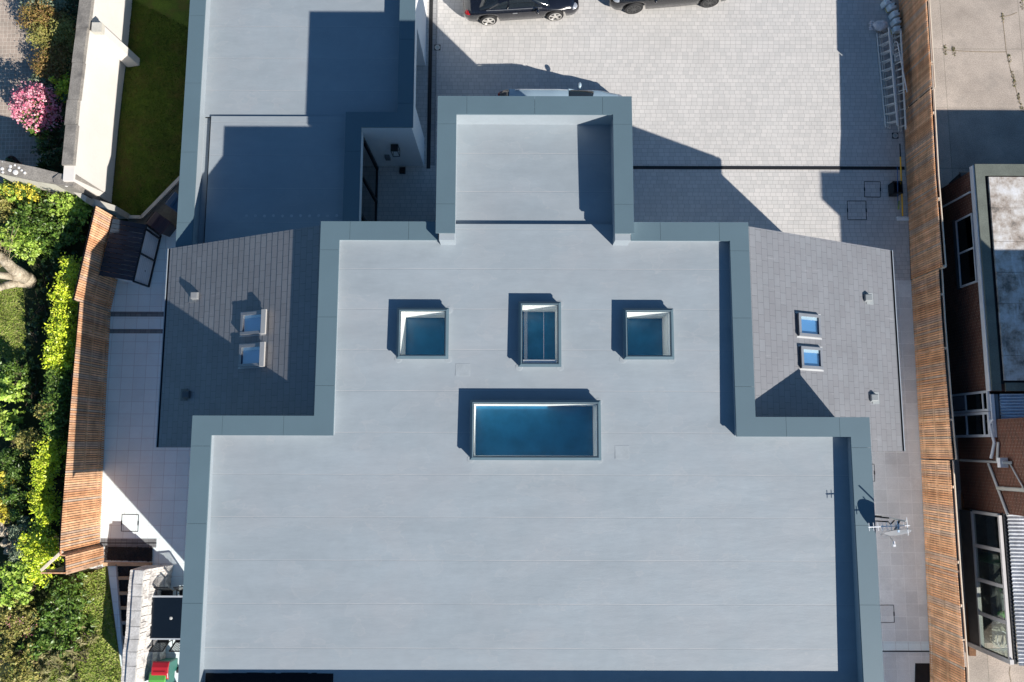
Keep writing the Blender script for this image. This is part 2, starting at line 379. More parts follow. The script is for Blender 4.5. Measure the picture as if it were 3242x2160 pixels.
struct(MB().sheet([tuple(p) for p in lawnp]+[(-10.3, 9.0), (-10.3, 20)], .006), 'lawn', LAWN)
struct(MB().sheet([(-45,-16),(-45,30),(-15.6,30),(-14.7,8.8),(-15.3,6),(-15.55,-4.4),(-14.6,-4.5),(-14.1,-16)], .002), 'garden_soil', SOIL)
struct(MB().sheet([(-45,30),(-45,10.5),(-18.3,9.8),(-17.8,30)], .006), 'garden_patio', COBW)
lp = [(-10,905),(60,880),(76,930),(83,1060),(78,1130),(40,1150),(-10,1120)]
struct(MB().sheet(P(*lp), .008), 'garden_lawn', LAWN2)
struct(MB().sheet(P((150,1880),(340,1790),(395,2200),(60,2240),(90,2000)), .008), 'bank_lawn', LAWN2)
struct(MB().sheet([(15.2,-20),(15.2,40),(60,40),(60,-20)], .002), 'yard', CONC)

# grass growing on the lawns: nobody could count it
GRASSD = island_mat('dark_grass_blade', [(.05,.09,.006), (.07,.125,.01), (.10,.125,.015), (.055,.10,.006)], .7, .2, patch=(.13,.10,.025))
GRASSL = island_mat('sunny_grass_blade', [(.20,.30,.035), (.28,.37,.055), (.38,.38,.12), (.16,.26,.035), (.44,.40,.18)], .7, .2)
def grass(poly, n, z, mat, seed, size=.05, h=.03, name='grass', lab='short dark lawn grass between cream wall and garage'):
    g = np.random.default_rng(seed); P2 = np.array([tuple(p)[:2] for p in poly]); lo, hi = P2.min(0), P2.max(0); pts = []
    while len(pts) < n:
        q = lo+(hi-lo)*g.random((4000,2)); ins = np.zeros(len(q), bool); j = len(P2)-1
        for i in range(len(P2)):
            xi, yi = P2[i]; xj, yj = P2[j]
            ins ^= ((yi > q[:,1]) != (yj > q[:,1])) & (q[:,0] < (xj-xi)*(q[:,1]-yi)/(yj-yi+1e-12)+xi); j = i
        pts += q[ins].tolist()
    q = np.array(pts[:n]); o = leaves(name, mat, None, [(0,0,0,1,1,1)], n, size, seed, blade=4)
    co_ = np.zeros(n*12, np.float32); o.data.vertices.foreach_get('co', co_); co_ = co_.reshape(n,4,3)
    co_ = co_-co_.mean(axis=1, keepdims=True); co_[:,:,2] *= .8
    co_ += np.concatenate([q, z+h*g.random((n,1))+size*.15], axis=1)[:,None,:]
    o.data.vertices.foreach_set('co', co_.astype(np.float32).ravel()); o.data.update()
    return tag(o, lab, 'grass', None, 'stuff')
lg = [tuple(p) for p in lawnp[1:]]+[(-11.0, 9.3), (-11.0, 15.5)]
grass(lg, 26000, .01, GRASSD, 3)
grass(P(*lp), 6000, .01, GRASSL, 4, name='grass', lab='sunny worn lawn grass left of the hedge')
grass(P((190,1850),(330,1800),(388,2160),(150,2165),(210,2000)), 16000, .01, GRASSL, 5, .09, .06, lab='longer grass beside the gravel steps')
GRAV = P((334,1731),(484,1734),(482,1777),(332,1773))

# ------------------------------------------------------------------ the house
ZM, ZP, ZW = 7.2, 7.65, 3.95
def zr(x, y): return 6.87+.0175*y
house = thing('house', 'large modern house with grey flat roofs, dark copings and two slate wings', 'house', (0, 0, 0))
XA, XB, XC, XD, YN, YS, YM = -5.56, -8.98, 6.85, 10.05, 6.46, -7.25, .83
PX0, PX1, PYN, PYS = -2.18, 3.46, 10.09, 6.0
mainE = [(PX1-.02, YN), (XC, YN), (XC, YM), (XD, YM), (XD, YS), (XB, YS), (XB, YM), (XA, YM), (XA, YN), (PX0+.02, YN)]
strip(mainE, 0, .55, ZM-.06, ZM, .007).build('coping', COP, house, 'grey-blue metal coping around the main flat roof')
sq = strip(mainE, .07, .33, 0, ZM-.07, 0, (0,3,4,8))
for k in range(0, len(sq.v), 8): MB().hexa(sq.v[k:k+4], sq.v[k+4:k+8]).build('wall', RENDER, house)
wl = MB()
wl.box(PX1-.02, XC-.07, YN-.33, YN-.07, 0, ZM-.07); wl.box(XA+.07, PX0+.02, YN-.33, YN-.07, 0, ZM-.07)
wl.box(XD-.33, XD-.07, -6.55, YM-.07, 0, ZM-.07); wl.box(XB+.07, XD-.07, -6.81, -6.55, 0, ZM-.07); wl.box(XB+.07, XD-.07, -7.18, -6.9, ZM-.55, ZM-.07)
for k in range(0, len(wl.v), 8): MB().hexa(wl.v[k:k+4], wl.v[k+4:k+8]).build('wall', RENDER, house)
strip(mainE, .33, .52, 6.4, ZM-.07).build('upstand', UPST, house)
SKY = [(-3.29,3.92,-1.81,2.45), (.18,4.11,1.40,2.23), (3.17,3.92,4.61,2.45), (-1.18,1.29,2.50,-.39)]
def inmain(x, y):
    ok = (XA+.4 < x < XC-.4 and YM-.6 < y < YN-.3) or (XB+.4 < x < XD-.4 and YS+.4 < y < YM-.4)
    for x0, y1, x1, y0 in SKY:
        if x0+.12 < x < x1-.12 and y0+.12 < y < y1-.12: ok = False
    return ok
xs = [XB+.4, XA+.4, XC-.4, XD-.4]; ys = [YS+.4, YM-.4, YM-.6, YN-.3, YN-.01]
for x0, y1, x1, y0 in SKY: xs += [x0+.12, x1-.12]; ys += [y0+.12, y1-.12]
roof = cells(xs, ys, lambda x, y: inmain(x, y) or (PX0+.4 < x < PX1-.4 and YN-.35 < y < YN), zr)
ye = YN-.01; roof.add([(PX0+.4,ye,6.8),(PX1-.4,ye,6.8),(PX1-.4,ye,zr(0,ye)),(PX0+.4,ye,zr(0,ye))], [(3,2,1,0)])
roof.build('flat_roof', MEM, house, 'grey membrane main roof with lap seams')
pm = [(PX1, PYS), (PX1, PYN), (PX0, PYN), (PX0, PYS)][::-1]
strip(pm, 0, .55, ZP-.06, ZP, .007).build('coping', COP, house, 'raised metal coping around the entrance tower')
pw = [(PX0, PYS+.03), (PX0, PYN), (PX1, PYN), (PX1, PYS+.03)]
strip(pw, .07, .33, 0, ZP-.07).build('wall', RENDER, house)
up = strip(pw, .33, .52, 6.4, ZP-.07)
for x0, x1 in ((PX0+.09, PX0+.53), (PX1-.53, PX1-.09)): up.box(x0, x1, PYS-.18, PYS+.02, 6.5, ZP-.1)
up.build('upstand', UPST, house)
MB().add([(PX0+.4,YN-.05,6.86),(PX1-.4,YN-.05,6.86),(PX1-.4,PYN-.4,6.82),(PX0+.4,PYN-.4,6.82)], [(0,1,2,3)]).build('flat_roof', MEM, house, 'sunken membrane roof of the entrance tower')

# skylights: kerb, bevelled frame, pane, deep white shaft, sky-coloured plate over a blue-tinted room
for i, (x0, y1, x1, y0) in enumerate(SKY):
    fr = MB(); zt, zb, w = 7.25, 7.19, .07
    o_ = [(x0,y0),(x1,y0),(x1,y1),(x0,y1)]; n_ = [(x0+w,y0+w),(x1-w,y0+w),(x1-w,y1-w),(x0+w,y1-w)]; m_ = [(x0+w+.03,y0+w+.03),(x1-w-.03,y0+w+.03),(x1-w-.03,y1-w-.03),(x0+w+.03,y1-w-.03)]
    vs = [(*p, zb-.05) for p in o_]+[(*p, zb) for p in o_]+[(*p, zt) for p in n_]+[(*p, zt-.012) for p in m_]+[(*p, zt-.06) for p in m_]
    fr.add(vs, [(a+4*r, (a+1)%4+4*r, (a+1)%4+4*r+4, a+4*r+4) for r in range(4) for a in range(4)])
    sk = fr.build('skylight', KERB, house, ['square skylight at the west end of the row of three', 'narrow upright skylight between two square ones', 'square skylight at the east end of the row of three', 'wide rectangular skylight in the middle of the roof'][i])
    kb = MB()
    for r in range(4):
        p, q = o_[r], o_[(r+1) % 4]; cx, cy = (x0+x1)/2, (y0+y1)/2
        sh = lambda t, k: (t[0]+k*(1 if t[0] < cx else -1), t[1]+k*(1 if t[1] < cy else -1))
        kb.prism([sh(p,.03), sh(q,.03), sh(q,.10), sh(p,.10)], 6.6, zb-.03)
    kb.build('kerb', UPST, sk)
    MB().sheet([(x0+w+.01,y0+w+.01),(x1-w-.01,y0+w+.01),(x1-w-.01,y1-w-.01),(x0+w+.01,y1-w-.01)], zt-.02).build('pane', GLASS, sk)
    sf = MB(); k = w+.045; b0, b1, c0, c1 = x0+k, x1-k, y0+k, y1-k; zs = 6.08
    for q in ([(b0,c0),(b0,c1)], [(b0,c1),(b1,c1)], [(b1,c1),(b1,c0)], [(b1,c0),(b0,c0)]):
        (ax, ay), (bx, by) = q; sf.add([(ax,ay,zs),(bx,by,zs),(bx,by,zt-.04),(ax,ay,zt-.04)], [(0,1,2,3)])
    sf.build('shaft', WROOM, sk)
    MB().box(b0-.02, b1+.02, c0-.02, c1+.02, zs-.03, zs+.004).build('sky_reflection_plate', SKYREF, sk)  # added blue plate standing in for sky reflected in the pane
    rm = MB(); e = .5
    X0, X1, Y0, Y1 = b0-e, b1+e, c0-e, c1+e; zf = 3.4
    rm.add([(X0,Y0,zf),(X1,Y0,zf),(X1,Y1,zf),(X0,Y1,zf),(X0,Y0,zs),(X1,Y0,zs),(X1,Y1,zs),(X0,Y1,zs),(b0,c0,zs),(b1,c0,zs),(b1,c1,zs),(b0,c1,zs)],
           [(0,1,2,3),(0,1,5,4),(1,2,6,5),(2,3,7,6),(3,0,4,7),(4,5,9,8),(5,6,10,9),(6,7,11,10),(7,4,8,11)])
    rm.build('room', DROOM, sk)
    if i == 1:   # opening light: mullion lines and a blind rail
        bl = MB(); bl.box(x0+.72, x0+.725, y0+.2, y1-.15, 7.14, 7.145)
        for xx in (.18, .21, .24): bl.box(x0+xx, x0+xx+.004, y0+.2, y1-.15, 7.14, 7.16)
        bl.box(x0+.13, x1-.13, y0+.12, y0+.2, 7.12, 7.17); bl.build('blind_rail', UPVC, sk)

for k, (px, py, w_, h_) in enumerate(((1465,1171,.42,.36),(1970,1432,.40,.38))):
    p = U(px, py, 6.9); z_ = zr(p.x, p.y)+.003; o = MB().box(p.x-w_/2, p.x+w_/2, p.y-h_/2, p.y+h_/2, z_-.01, z_+.004).build('roof_patch', PATCH, house); bevel(o, .003)
for x0, y1, x1, y0 in SKY:
    for x, y in ((x0+.02,y0+.02),(x1-.02,y0+.02),(x1-.02,y1-.02)): MB().lathe((x,y,zr(x,y)), [(.11,-.02),(.11,.003),(.09,.006)], 20).build('corner_weld', PATCH, house)
dm = MB(); rr = random.Random(5); xx = -8.4  # thin black ragged-edged strip, far darker than the membrane
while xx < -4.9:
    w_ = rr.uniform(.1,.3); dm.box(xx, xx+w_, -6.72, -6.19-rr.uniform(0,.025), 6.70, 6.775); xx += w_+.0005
pd, nt, b = base('black_strip_coat', (.006,.006,.008), .35, 0, .2); dm.build('black_strip', pd, house, 'black strip along the foot of the south parapet')
# single-storey wing at the north-west
WX0, WX1, WXI, WYS = -11.15, -3.365, -5.11, 10.67
wing = [(WX0, YN+.02), (WX0, 40), (WX1, 40), (WX1, WYS), (WXI, WYS), (WXI, YN+.02)]
strip(wing, 0, .54, ZW-.05, ZW, .007).build('coping', COP, house, 'dark metal coping of the low wing')
strip(wing, .33, .50, 3.2, ZW-.06).build('upstand', UPST, house)
ww = MB()
ww.box(WX0+.07, WX0+.33, YN+.02, 39.9, 0, ZW-.06)
ww.box(WX1-.33, WX1-.07, WYS+.07, 11.87, 0, ZW-.06); ww.box(WX1-.33, WX1-.07, 14.85, 39.9, 0, ZW-.06); ww.box(WX1-.33, WX1-.07, 11.87, 14.85, 2.84, ZW-.06)
ww.box(WX1-1.2, WX1-.33, 14.85, 15.05, 0, 3.2); ww.box(WX1-1.2, WX1-.33, 11.67, 11.87, 0, 3.2); ww.box(WX1-1.2, WX1-.33, 11.87, 14.85, 2.9, 3.1)
ww.box(WXI-.33, WX1-.33, WYS+.07, WYS+.33, 0, ZW-.06)
ww.box(WXI-.33, WXI-.07, YN, WYS+.07, 3.17, ZW-.06)
for k in range(0, len(ww.v), 8): MB().hexa(ww.v[k:k+4], ww.v[k+4:k+8]).build('wall', RENDER, house)
MB().box(WX1-1.25, WX1-1.18, 11.87, 14.85, 0, 2.84).build('garage_door', paint('garage_grey', (.10,.11,.12), .5), house)
gd = MB()
for yy in (6.5, 7.9, 9.3, 10.62): gd.box(WXI-.16, WXI-.07, yy-.05, yy+.05, 0, 3.17)
for zz in (.03, 3.12): gd.box(WXI-.17, WXI-.08, YN, 10.65, zz-.03, zz+.05)
pf = gd.build('patio_door', BLACK, house)
MB().box(WXI-.13, WXI-.12, YN, 10.65, .05, 3.1).build('pane', glass_mat('dark_door_glass', (.12,.14,.15), .1), pf)
MB().box(WXI-.9, WXI-.8, YN, 10.65, 0, 3.17).build('room', DROOM, house)
yst = U(700, 368, 3.5).y
xg = U(660, 500, 3.5).x
wr = MB(); wr.add([(WX0+.4,yst,3.42),(WX1-.4,yst,3.42),(WX1-.4,40,3.42),(WX0+.4,40,3.42)], [(0,1,2,3)])
wr.add([(WX0+.4,YN,3.34),(xg,YN,3.34),(xg,yst,3.34),(WX0+.4,yst,3.34)], [(0,1,2,3)])
wr.build('flat_roof', MEM, house, 'membrane roof of the low wing')
MB().prism([(xg+.02,YN+.02),(WXI-.4,YN+.02),(WXI-.4,WYS+.4),(WX1-.4,WYS+.4),(WX1-.4,yst),(xg+.02,yst)], 3.3, 3.5).build('flat_roof', MEM, house, 'slightly raised south part of the wing roof')
MB().box(xg-.02, xg+.005, YN+.02, yst, 3.35, 3.47).build('gutter', BLACK, house)
DP = rough_mat('dusty_patch', (.42,.44,.46), .8)
for k in range(11):
    p = U(780+k*28.6, 684+random.uniform(-1,1), 3.5); MB().lathe((p.x,p.y,3.5), [(.05,.0),(.05,.004),(.02,.005)], 10).build('fixing_patch', DP, house)

# slate lean-to roofs
def slate_mat(name, xr, sgn, a):
    m, nt, b = base(name, (.2,.2,.21), .5, 0, .8)
    g = node(nt, 'ShaderNodeNewGeometry'); s = node(nt, 'ShaderNodeSeparateXYZ'); nt.links.new(g.outputs['Position'], s.inputs[0])
    m1 = node(nt, 'ShaderNodeMath', operation='MULTIPLY_ADD'); nt.links.new(s.outputs[0], m1.inputs[0]); m1.inputs[1].default_value = sgn*a; m1.inputs[2].default_value = -sgn*a*xr+200*.228
    m2 = node(nt, 'ShaderNodeMath', operation='ADD'); nt.links.new(s.outputs[1], m2.inputs[0]); m2.inputs[1].default_value = 100
    c = node(nt, 'ShaderNodeCombineXYZ'); nt.links.new(m2.outputs[0], c.inputs[0]); nt.links.new(m1.outputs[0], c.inputs[1])
    t = node(nt, 'ShaderNodeTexBrick'); t.offset = .5
    for k, x in (('Scale',1),('Brick Width',.365),('Row Height',.228),('Mortar Size',.0045),('Mortar Smooth',.1),('Bias',0)): t.inputs[k].default_value = x
    for k, x in (('Color1',(.185,.192,.208)),('Color2',(.170,.172,.186)),('Mortar',(.06,.065,.075))): t.inputs[k].default_value = (*x,1)
    nt.links.new(c.outputs[0], t.inputs['Vector'])
    cc = mix(nt, 1., t.outputs['Color'], ramp(nt, noise(nt, pos(nt), 1.1, 5), [(.3, grey(.92)), (.7, grey(1.08))]), 'MULTIPLY')
    # chalky scuffs near the top flashing
    cc = mix(nt, ramp(nt, noise(nt, pos(nt, 1, 5, 1), 1.1, 5, .7), [(.62, grey(0)), (.8, grey(.4))]), cc, (.42,.42,.44))
    nt.links.new(cc, b.inputs['Base Color']); return m
def slates(xr, zrr, xe, ze, y0, y1, sgn, label):
    a = math.hypot(xe-xr, zrr-ze)/abs(xe-xr); g = .228; L = abs(xe-xr)*a; n = math.ceil(L/g); mb = MB()
    nx, nz = sgn*(zrr-ze)/L, abs(xe-xr)/L
    for i in range(n):
        s0, s1 = i*g, min((i+1)*g, L)
        def pt(s, h): t = s/L; return (xr+(xe-xr)*t+nx*h, zrr+(ze-zrr)*t+nz*h)
        (xa, za), (xb, zb), (xc, zc) = pt(s0, .002), pt(s1, .009), pt(s1, .002)
        vs = [(xa,y0,za),(xa,y1,za),(xb,y1,zb),(xb,y0,zb),(xc,y1,zc),(xc,y0,zc)]
        fs = [(0,1,2,3),(3,2,4,5)]
        if sgn > 0: fs = [f[::-1] for f in fs]
        mb.add(vs, fs)
    o = mb.build('slate_roof', slate_mat('slates', xr, sgn, a), house, label)
    th = MB(); u = .10
    th.add([(xr,y0,zrr-.01),(xe,y0,ze-.01),(xe,y1,ze-.01),(xr,y1,zrr-.01),(xr,y0,zrr-u),(xe,y0,ze-u),(xe,y1,ze-u),(xr,y1,zrr-u)], [(0,3,2,1),(4,5,6,7),(0,1,5,4),(1,2,6,5),(2,3,7,6),(3,0,4,7)])
    th.build('verge', paint('dark_verge', (.06,.06,.065), .6), o)
    gt = MB(); x0 = xe+sgn*.02
    for q in ((0,.008,.10),(.05,.056,.10)): gt.box(x0+sgn*q[0], x0+sgn*q[1], y0, y1, ze-.12, ze-.12+q[2])
    gt.box(x0, x0+sgn*.056, y0, y1, ze-.13, ze-.11); gt.build('gutter', paint('dark_gutter', (.035,.04,.05), .5), o)
    MB().box(x0+sgn*.056, x0+sgn*.08, y0, y1, ze-.12, ze-.015).build('gutter_lip', paint('pale_lip', (.35,.4,.44), .4), o)
    w = MB(); xw = xe-sgn*.35
    w.prism([(xw,y0+.15),(xw+sgn*-.25,y0+.15),(xw+sgn*-.25,y1-.15),(xw,y1-.15)], 0, ze+.0)
    for ya, yb_ in ((y0+.15,y0+.4),(y1-.4,y1-.15)):
        sl = (zrr-ze)/(xe-xr)
        MB().prism([(xw,ya),(xr,ya),(xr,yb_),(xw,yb_)], 0, lambda p: zrr+(p[0]-xr)*(ze-zrr)/(xe-xr)-.12).build('wall', RENDER, house)
    w.build('wall', RENDER, house)
    return o, (lambda x: zrr+(x-xr)*(ze-zrr)/(xe-xr))
slE, zE = slates(6.80, 6.86, 12.50, 3.94, -.13, 6.46, 1, 'east slate roof, mostly sunlit')
slW, zWf = slates(-5.50, 6.86, -11.31, 3.94, -.07, 6.46, -1, 'west slate roof, mostly in shade')
MB().box(6.86, 6.92, YM+.1, YN-.02, 6.75, 6.87).build('flashing', paint('lead_flashing', (.5,.52,.54), .5, .3), slE)
HOOD = paint('pale_blind_hood', (.52,.50,.48), .6); VFR = paint('roof_window_frame', (.24,.25,.27), .35, .3)
def roofwin(x0, x1, y0, y1, zf, sgn, hood, label):
    "x0..x1 seen in plan; everything lies in the slope"
    def q(x, h): return (x, zf(x)+h)
    def slab(xa, xb, ya, yb_, h0, h1):
        mb = MB(); (a1, z1), (a2, z2) = q(xa, h0), q(xb, h0); (_, z3), (_, z4) = q(xa, h1), q(xb, h1)
        mb.hexa([(a1,ya,z1),(a2,ya,z2),(a2,yb_,z2),(a1,yb_,z1)], [(a1,ya,z3),(a2,ya,z4),(a2,yb_,z4),(a1,yb_,z3)]); return mb
    f = MB(); w = .085
    for s in (slab(x0,x1,y0,y0+w,0,.15), slab(x0,x1,y1-w,y1,0,.15), slab(x0,x0+w,y0+w,y1-w,0,.14), slab(x1-w,x1,y0+w,y1-w,0,.14)): f.add(s.v, s.f)
    fo = f.build('roof_window', VFR, house, label)
    pn = slab(x0+w, x1-w, y0+w, y1-w, .085, .095); pn.f = pn.f[1:2]; pn.build('pane', VGLASS, fo)
    slab(x0+w, x1-w, y0+w, y1-w, .02, .03).build('sky_backing', SKYBACK, fo)  # added panel carrying the sky reflection as colour
    FLM = paint('flashing', (.42,.43,.44), .5); slab(x0-.06, x1+.06, y0-.05, y0, 0, .02).build('flashing', FLM, fo); slab(x0-.06, x1+.06, y1, y1+.05, 0, .02).build('flashing', FLM, fo)
    s3 = slab(x0+w, x1-w, y1-w-.09, y1-w, .06, .08); s3.build('window_lining', paint('bright_lining', (.85,.86,.87), .6), fo)
    if hood:
        hx0, hx1 = (x1-.05, x1+.11) if sgn < 0 else (x0-.11, x0+.05)
        slab(hx0, hx1, y0-.03, y1+.03, .10, .22).build('blind_hood', HOOD, fo)
for zf_, sgn, box, hood, lab in ((zWf,-1,(753,988,842,1058),1,'west roof window, upper of the pair with open hood'),(zWf,-1,(748,1090,838,1160),1,'west roof window, lower of the pair'),
                     (zE,1,(2523,995,2606,1066),0,'east roof window, upper of the pair'),(zE,1,(2531,1099,2611,1168),0,'east roof window, lower of the pair')):
    x = (box[0]+box[2])/2; zz = 5.4
    for _ in range(6): zz = zf_(U(x, box[1], zz).x)+.12
    p, q_ = U(box[0], box[3], zz), U(box[2], box[1], zz); roofwin(p.x, q_.x, p.y, q_.y, zf_, sgn, hood, lab)
for zf_, sgn, (x, y), lab, col in ((zWf,-1,(620,938),'roof vent near the west eave, catching the sun',(.20,.21,.22)),(zWf,-1,(593,1250),'roof vent in the shaded south-west corner',(.09,.105,.115)),  # vent in the shaded corner is darker: shade put into its colour
                              (zE,1,(2744,945),'upper roof vent near the east eave',(.24,.26,.27)),(zE,1,(2763,1260),'lower roof vent near the east eave',(.24,.26,.27))):
    zz = 4.5
    for _ in range(6): zz = zf_(U(x, y, zz).x)
    p = U(x, y, zz); vt = MB(); hw = .13
    z0 = zf_(p.x)
    vt.hexa([(p.x-hw,p.y-hw,zf_(p.x-hw)),(p.x+hw,p.y-hw,zf_(p.x+hw)),(p.x+hw,p.y+hw,zf_(p.x+hw)),(p.x-hw,p.y+hw,zf_(p.x-hw))],
            [(p.x-hw*.85,p.y-hw*.8,z0+.17),(p.x+hw*.85,p.y-hw*.8,z0+.17),(p.x+hw*.85,p.y+hw*.8,z0+.17),(p.x-hw*.85,p.y+hw*.8,z0+.17)])
    v = bevel(vt.build('roof_vent', paint('vent_plastic', col, .5), house, lab), .02)
    fl = MB(); xo = p.x+sgn*.12
    fl.hexa([(xo-.14,p.y-.19,zf_(xo-.14)+.004),(xo+.14,p.y-.19,zf_(xo+.14)+.004),(xo+.14,p.y+.19,zf_(xo+.14)+.004),(xo-.14,p.y+.19,zf_(xo-.14)+.004)],
            [(xo-.14,p.y-.19,zf_(xo-.14)+.02),(xo+.14,p.y-.19,zf_(xo+.14)+.02),(xo+.14,p.y+.19,zf_(xo+.14)+.02),(xo-.14,p.y+.19,zf_(xo-.14)+.02)])
    fl.build('flashing', paint('grey_flashing', tuple(min(1,c*1.05) for c in col), .5), v)

# wall lantern, letter box, meter box and mat by the low wing's south wall
yw = WYS+.07; xl = U(1248, 472, 2.35).x
lan = thing('wall_lantern', 'black box-shaped lantern on the white wall by the entrance', 'lantern', (xl, yw, 1.75))
MB().box(xl-.13, xl+.13, yw-.30, yw-.04, 2.3, 2.34).build('lid', BLACK, lan)
m = MB()
for sx in (-.12, .12):
    for sy in (-.29, -.05): m.bar((xl+sx,yw+sy,1.78), (xl+sx,yw+sy,2.3), .02)
for z in (1.78,):
    for sy in (-.29, -.05): m.bar((xl-.12,yw+sy,z), (xl+.12,yw+sy,z), .02)
    for sx in (-.12, .12): m.bar((xl+sx,yw-.29,z), (xl+sx,yw-.05,z), .02)
m.build('cage', BLACK, lan); MB().tube((xl,yw,2.15), (xl,yw-.17,2.3), .015).build('bracket', BLACK, lan)
p = U(1227, 519, 1.0); x = p.x
one(MB().box(x-.09, x+.09, yw-.10, yw, .85, 1.15).prism([(x-.09,yw-.11),(x+.09,yw-.11),(x+.09,yw),(x-.09,yw)], 1.15, lambda p: 1.17 if p[1] < yw-.05 else 1.21), 'letter_box', paint('dull_grey_box', (.13,.14,.15), .5), 'small grey letter box on the white wall below the lantern', 'letter box', (x, yw, .85))
p = U(1275, 542, 0); bx = MB().box(p.x-.11, p.x+.11, p.y-.12, p.y+.12, 0, .12)
for k in range(5): bx.box(p.x-.1+k*.045, p.x-.085+k*.045, p.y-.11, p.y+.11, .12, .135)
one(bx, 'boot_scraper', BLACK, 'small black boot scraper on the paving under the lantern', 'boot scraper', (p.x, p.y, 0))

# ------------------------------------------------------------------ drains, covers, lights in the paving
def grate(x0, x1, y0, y1, name='drain_channel', label='', z=.008, gap=.035):
    t = thing(name, label, 'drain', ((x0+x1)/2, (y0+y1)/2, 0))
    MB().box(x0, x1, y0, y1, z-.006, z).build('channel', BLACK, t)
    m = MB(); lng = (x1-x0) > (y1-y0)
    if lng:
        m.box(x0, x1, y0, y0+.02, z, z+.012); m.box(x0, x1, y1-.02, y1, z, z+.012); m.box(x0, x1, (y0+y1)/2-.008, (y0+y1)/2+.008, z, z+.012)
    else:
        m.box(x0, x0+.02, y0, y1, z, z+.012); m.box(x1-.02, x1, y0, y1, z, z+.012); m.box((x0+x1)/2-.008, (x0+x1)/2+.008, y0, y1, z, z+.012)
    m.build('grating', paint('grate_iron', (.03,.03,.032), .5), t)
y0, y1 = U(2000,536).y, U(2000,526).y
grate(-2.9, FX0+.1, y0, y1, label='long black drain channel crossing the block paving')
xa_, xb_ = U(1351,500).x, U(1363,500).x
grate(xa_, xb_, y0, 24, label='black drain channel along the foot of the garage wall')
e1 = MB().sheet([(xb_,y1),(xb_+.19,y1),(xb_+.19,24),(xb_,24)], .005); struct(e1, 'paving_edge', PAVEB)
def cover(pts, label, w=.018, group=None):
    a, b, c_, d_ = [U(*q, 0) for q in pts]; cx = (a.x+b.x+c_.x+d_.x)/4; cy = (a.y+b.y+c_.y+d_.y)/4
    t = thing('manhole_cover', label, 'manhole cover', (cx, cy, 0)); m = MB()
    for p, q in ((a,b),(b,c_),(c_,d_),(d_,a)): m.bar((p.x,p.y,.006), (q.x,q.y,.006), w, .010)
    m.build('rim', BLACK, t); k = MB()
    for p, q in ((a,d_),(b,c_)): 
        mm = (p+q)/2; k.bar((mm.x,mm.y-.07,.010), (mm.x,mm.y+.07,.010), .04, .012)
    k.build('lifting_slot', BLACK, t)
cover([(2736,575),(2787,576),(2787,625),(2737,624)], 'recessed cover in the block paving nearer the timber fence')
cover([(2682,637),(2741,637),(2743,696),(2684,696)], 'recessed cover in the block paving just above the east slate roof')
cover([(387,1629),(439,1630),(437,1683),(384,1682)], 'recessed cover in the pale slabs of the west path')
cover([(2730,1916),(2829,1916),(2831,1971),(2732,1972)], 'recessed cover in the east path, lower one')
cover([(2700,1470),(2767,1470),(2769,1524),(2702,1524)], 'recessed cover in the east path, upper one half under the coping')
def uplight(px, py, label):
    p = U(px, py); t = thing('ground_light', label, 'ground light', (p.x, p.y, 0), 'round lights set in the paving')
    MB().box(p.x-.12, p.x+.12, p.y-.12, p.y+.12, .002, .012).build('plate', BLACK, t)
    MB().lathe((p.x,p.y,.012), [(.105,0),(.105,.012),(.085,.014),(.08,.004)], 24).build('ring', paint('steel_ring', (.5,.49,.47), .5, .1), t)
    MB().lathe((p.x,p.y,.014), [(.05,0),(.045,.012),(.02,.016)], 16).build('lens', paint('lens_glass', (.35,.45,.45), .15), t)
uplight(1385, 151, 'round ground light beside the garage wall drain'); uplight(2834, 430, 'round ground light at the foot of the ladders')
# slot drain of the west path and the east path
a = U(319,1718); b = U(496,1720); one(MB().box(a.x, b.x, a.y-.03, a.y, .004, .016), 'slot_drain', BLACK, 'thin black slot drain above the gravel bed', 'drain', (a.x, a.y, 0))
struct(MB().sheet(P((319,1705),(496,1706),(495,1734),(317,1731)), .0035), 'path_band', SETT)
a = U(2795,2060); one(MB().box(10.1, U(2943,2060).x, a.y-.04, a.y, .006, .018), 'slot_drain', BLACK, 'thin black slot drain across the east path', 'drain', (a.x, a.y, 0))
struct(MB().sheet([(10,-6.9),(15.2,-6.9),(15.2,a.y-.05),(10,a.y-.05)], .007), 'path_band', SLAB)
p = [U(2897,2100), U(2943,2100), U(2943,2200), U(2895,2200)]
one(MB().prism([q[:2] for q in p], .008, .03), 'gravel_tray', BLACKW, 'dark gravel bed at the foot of the east fence', 'gravel bed', (p[0].x, p[0].y, 0))
# cream kerb round the lawn
kp = [U(370,688), U(450,689), U(575,561)]; m = MB()
for i in range(2): m.bar((kp[i].x,kp[i].y,.03), (kp[i+1].x,kp[i+1].y,.03), .13, .09)
one(m, 'kerb', CREAMD, 'cream kerb around the corner of the shaded lawn', 'kerb', (kp[1].x, kp[1].y, 0))

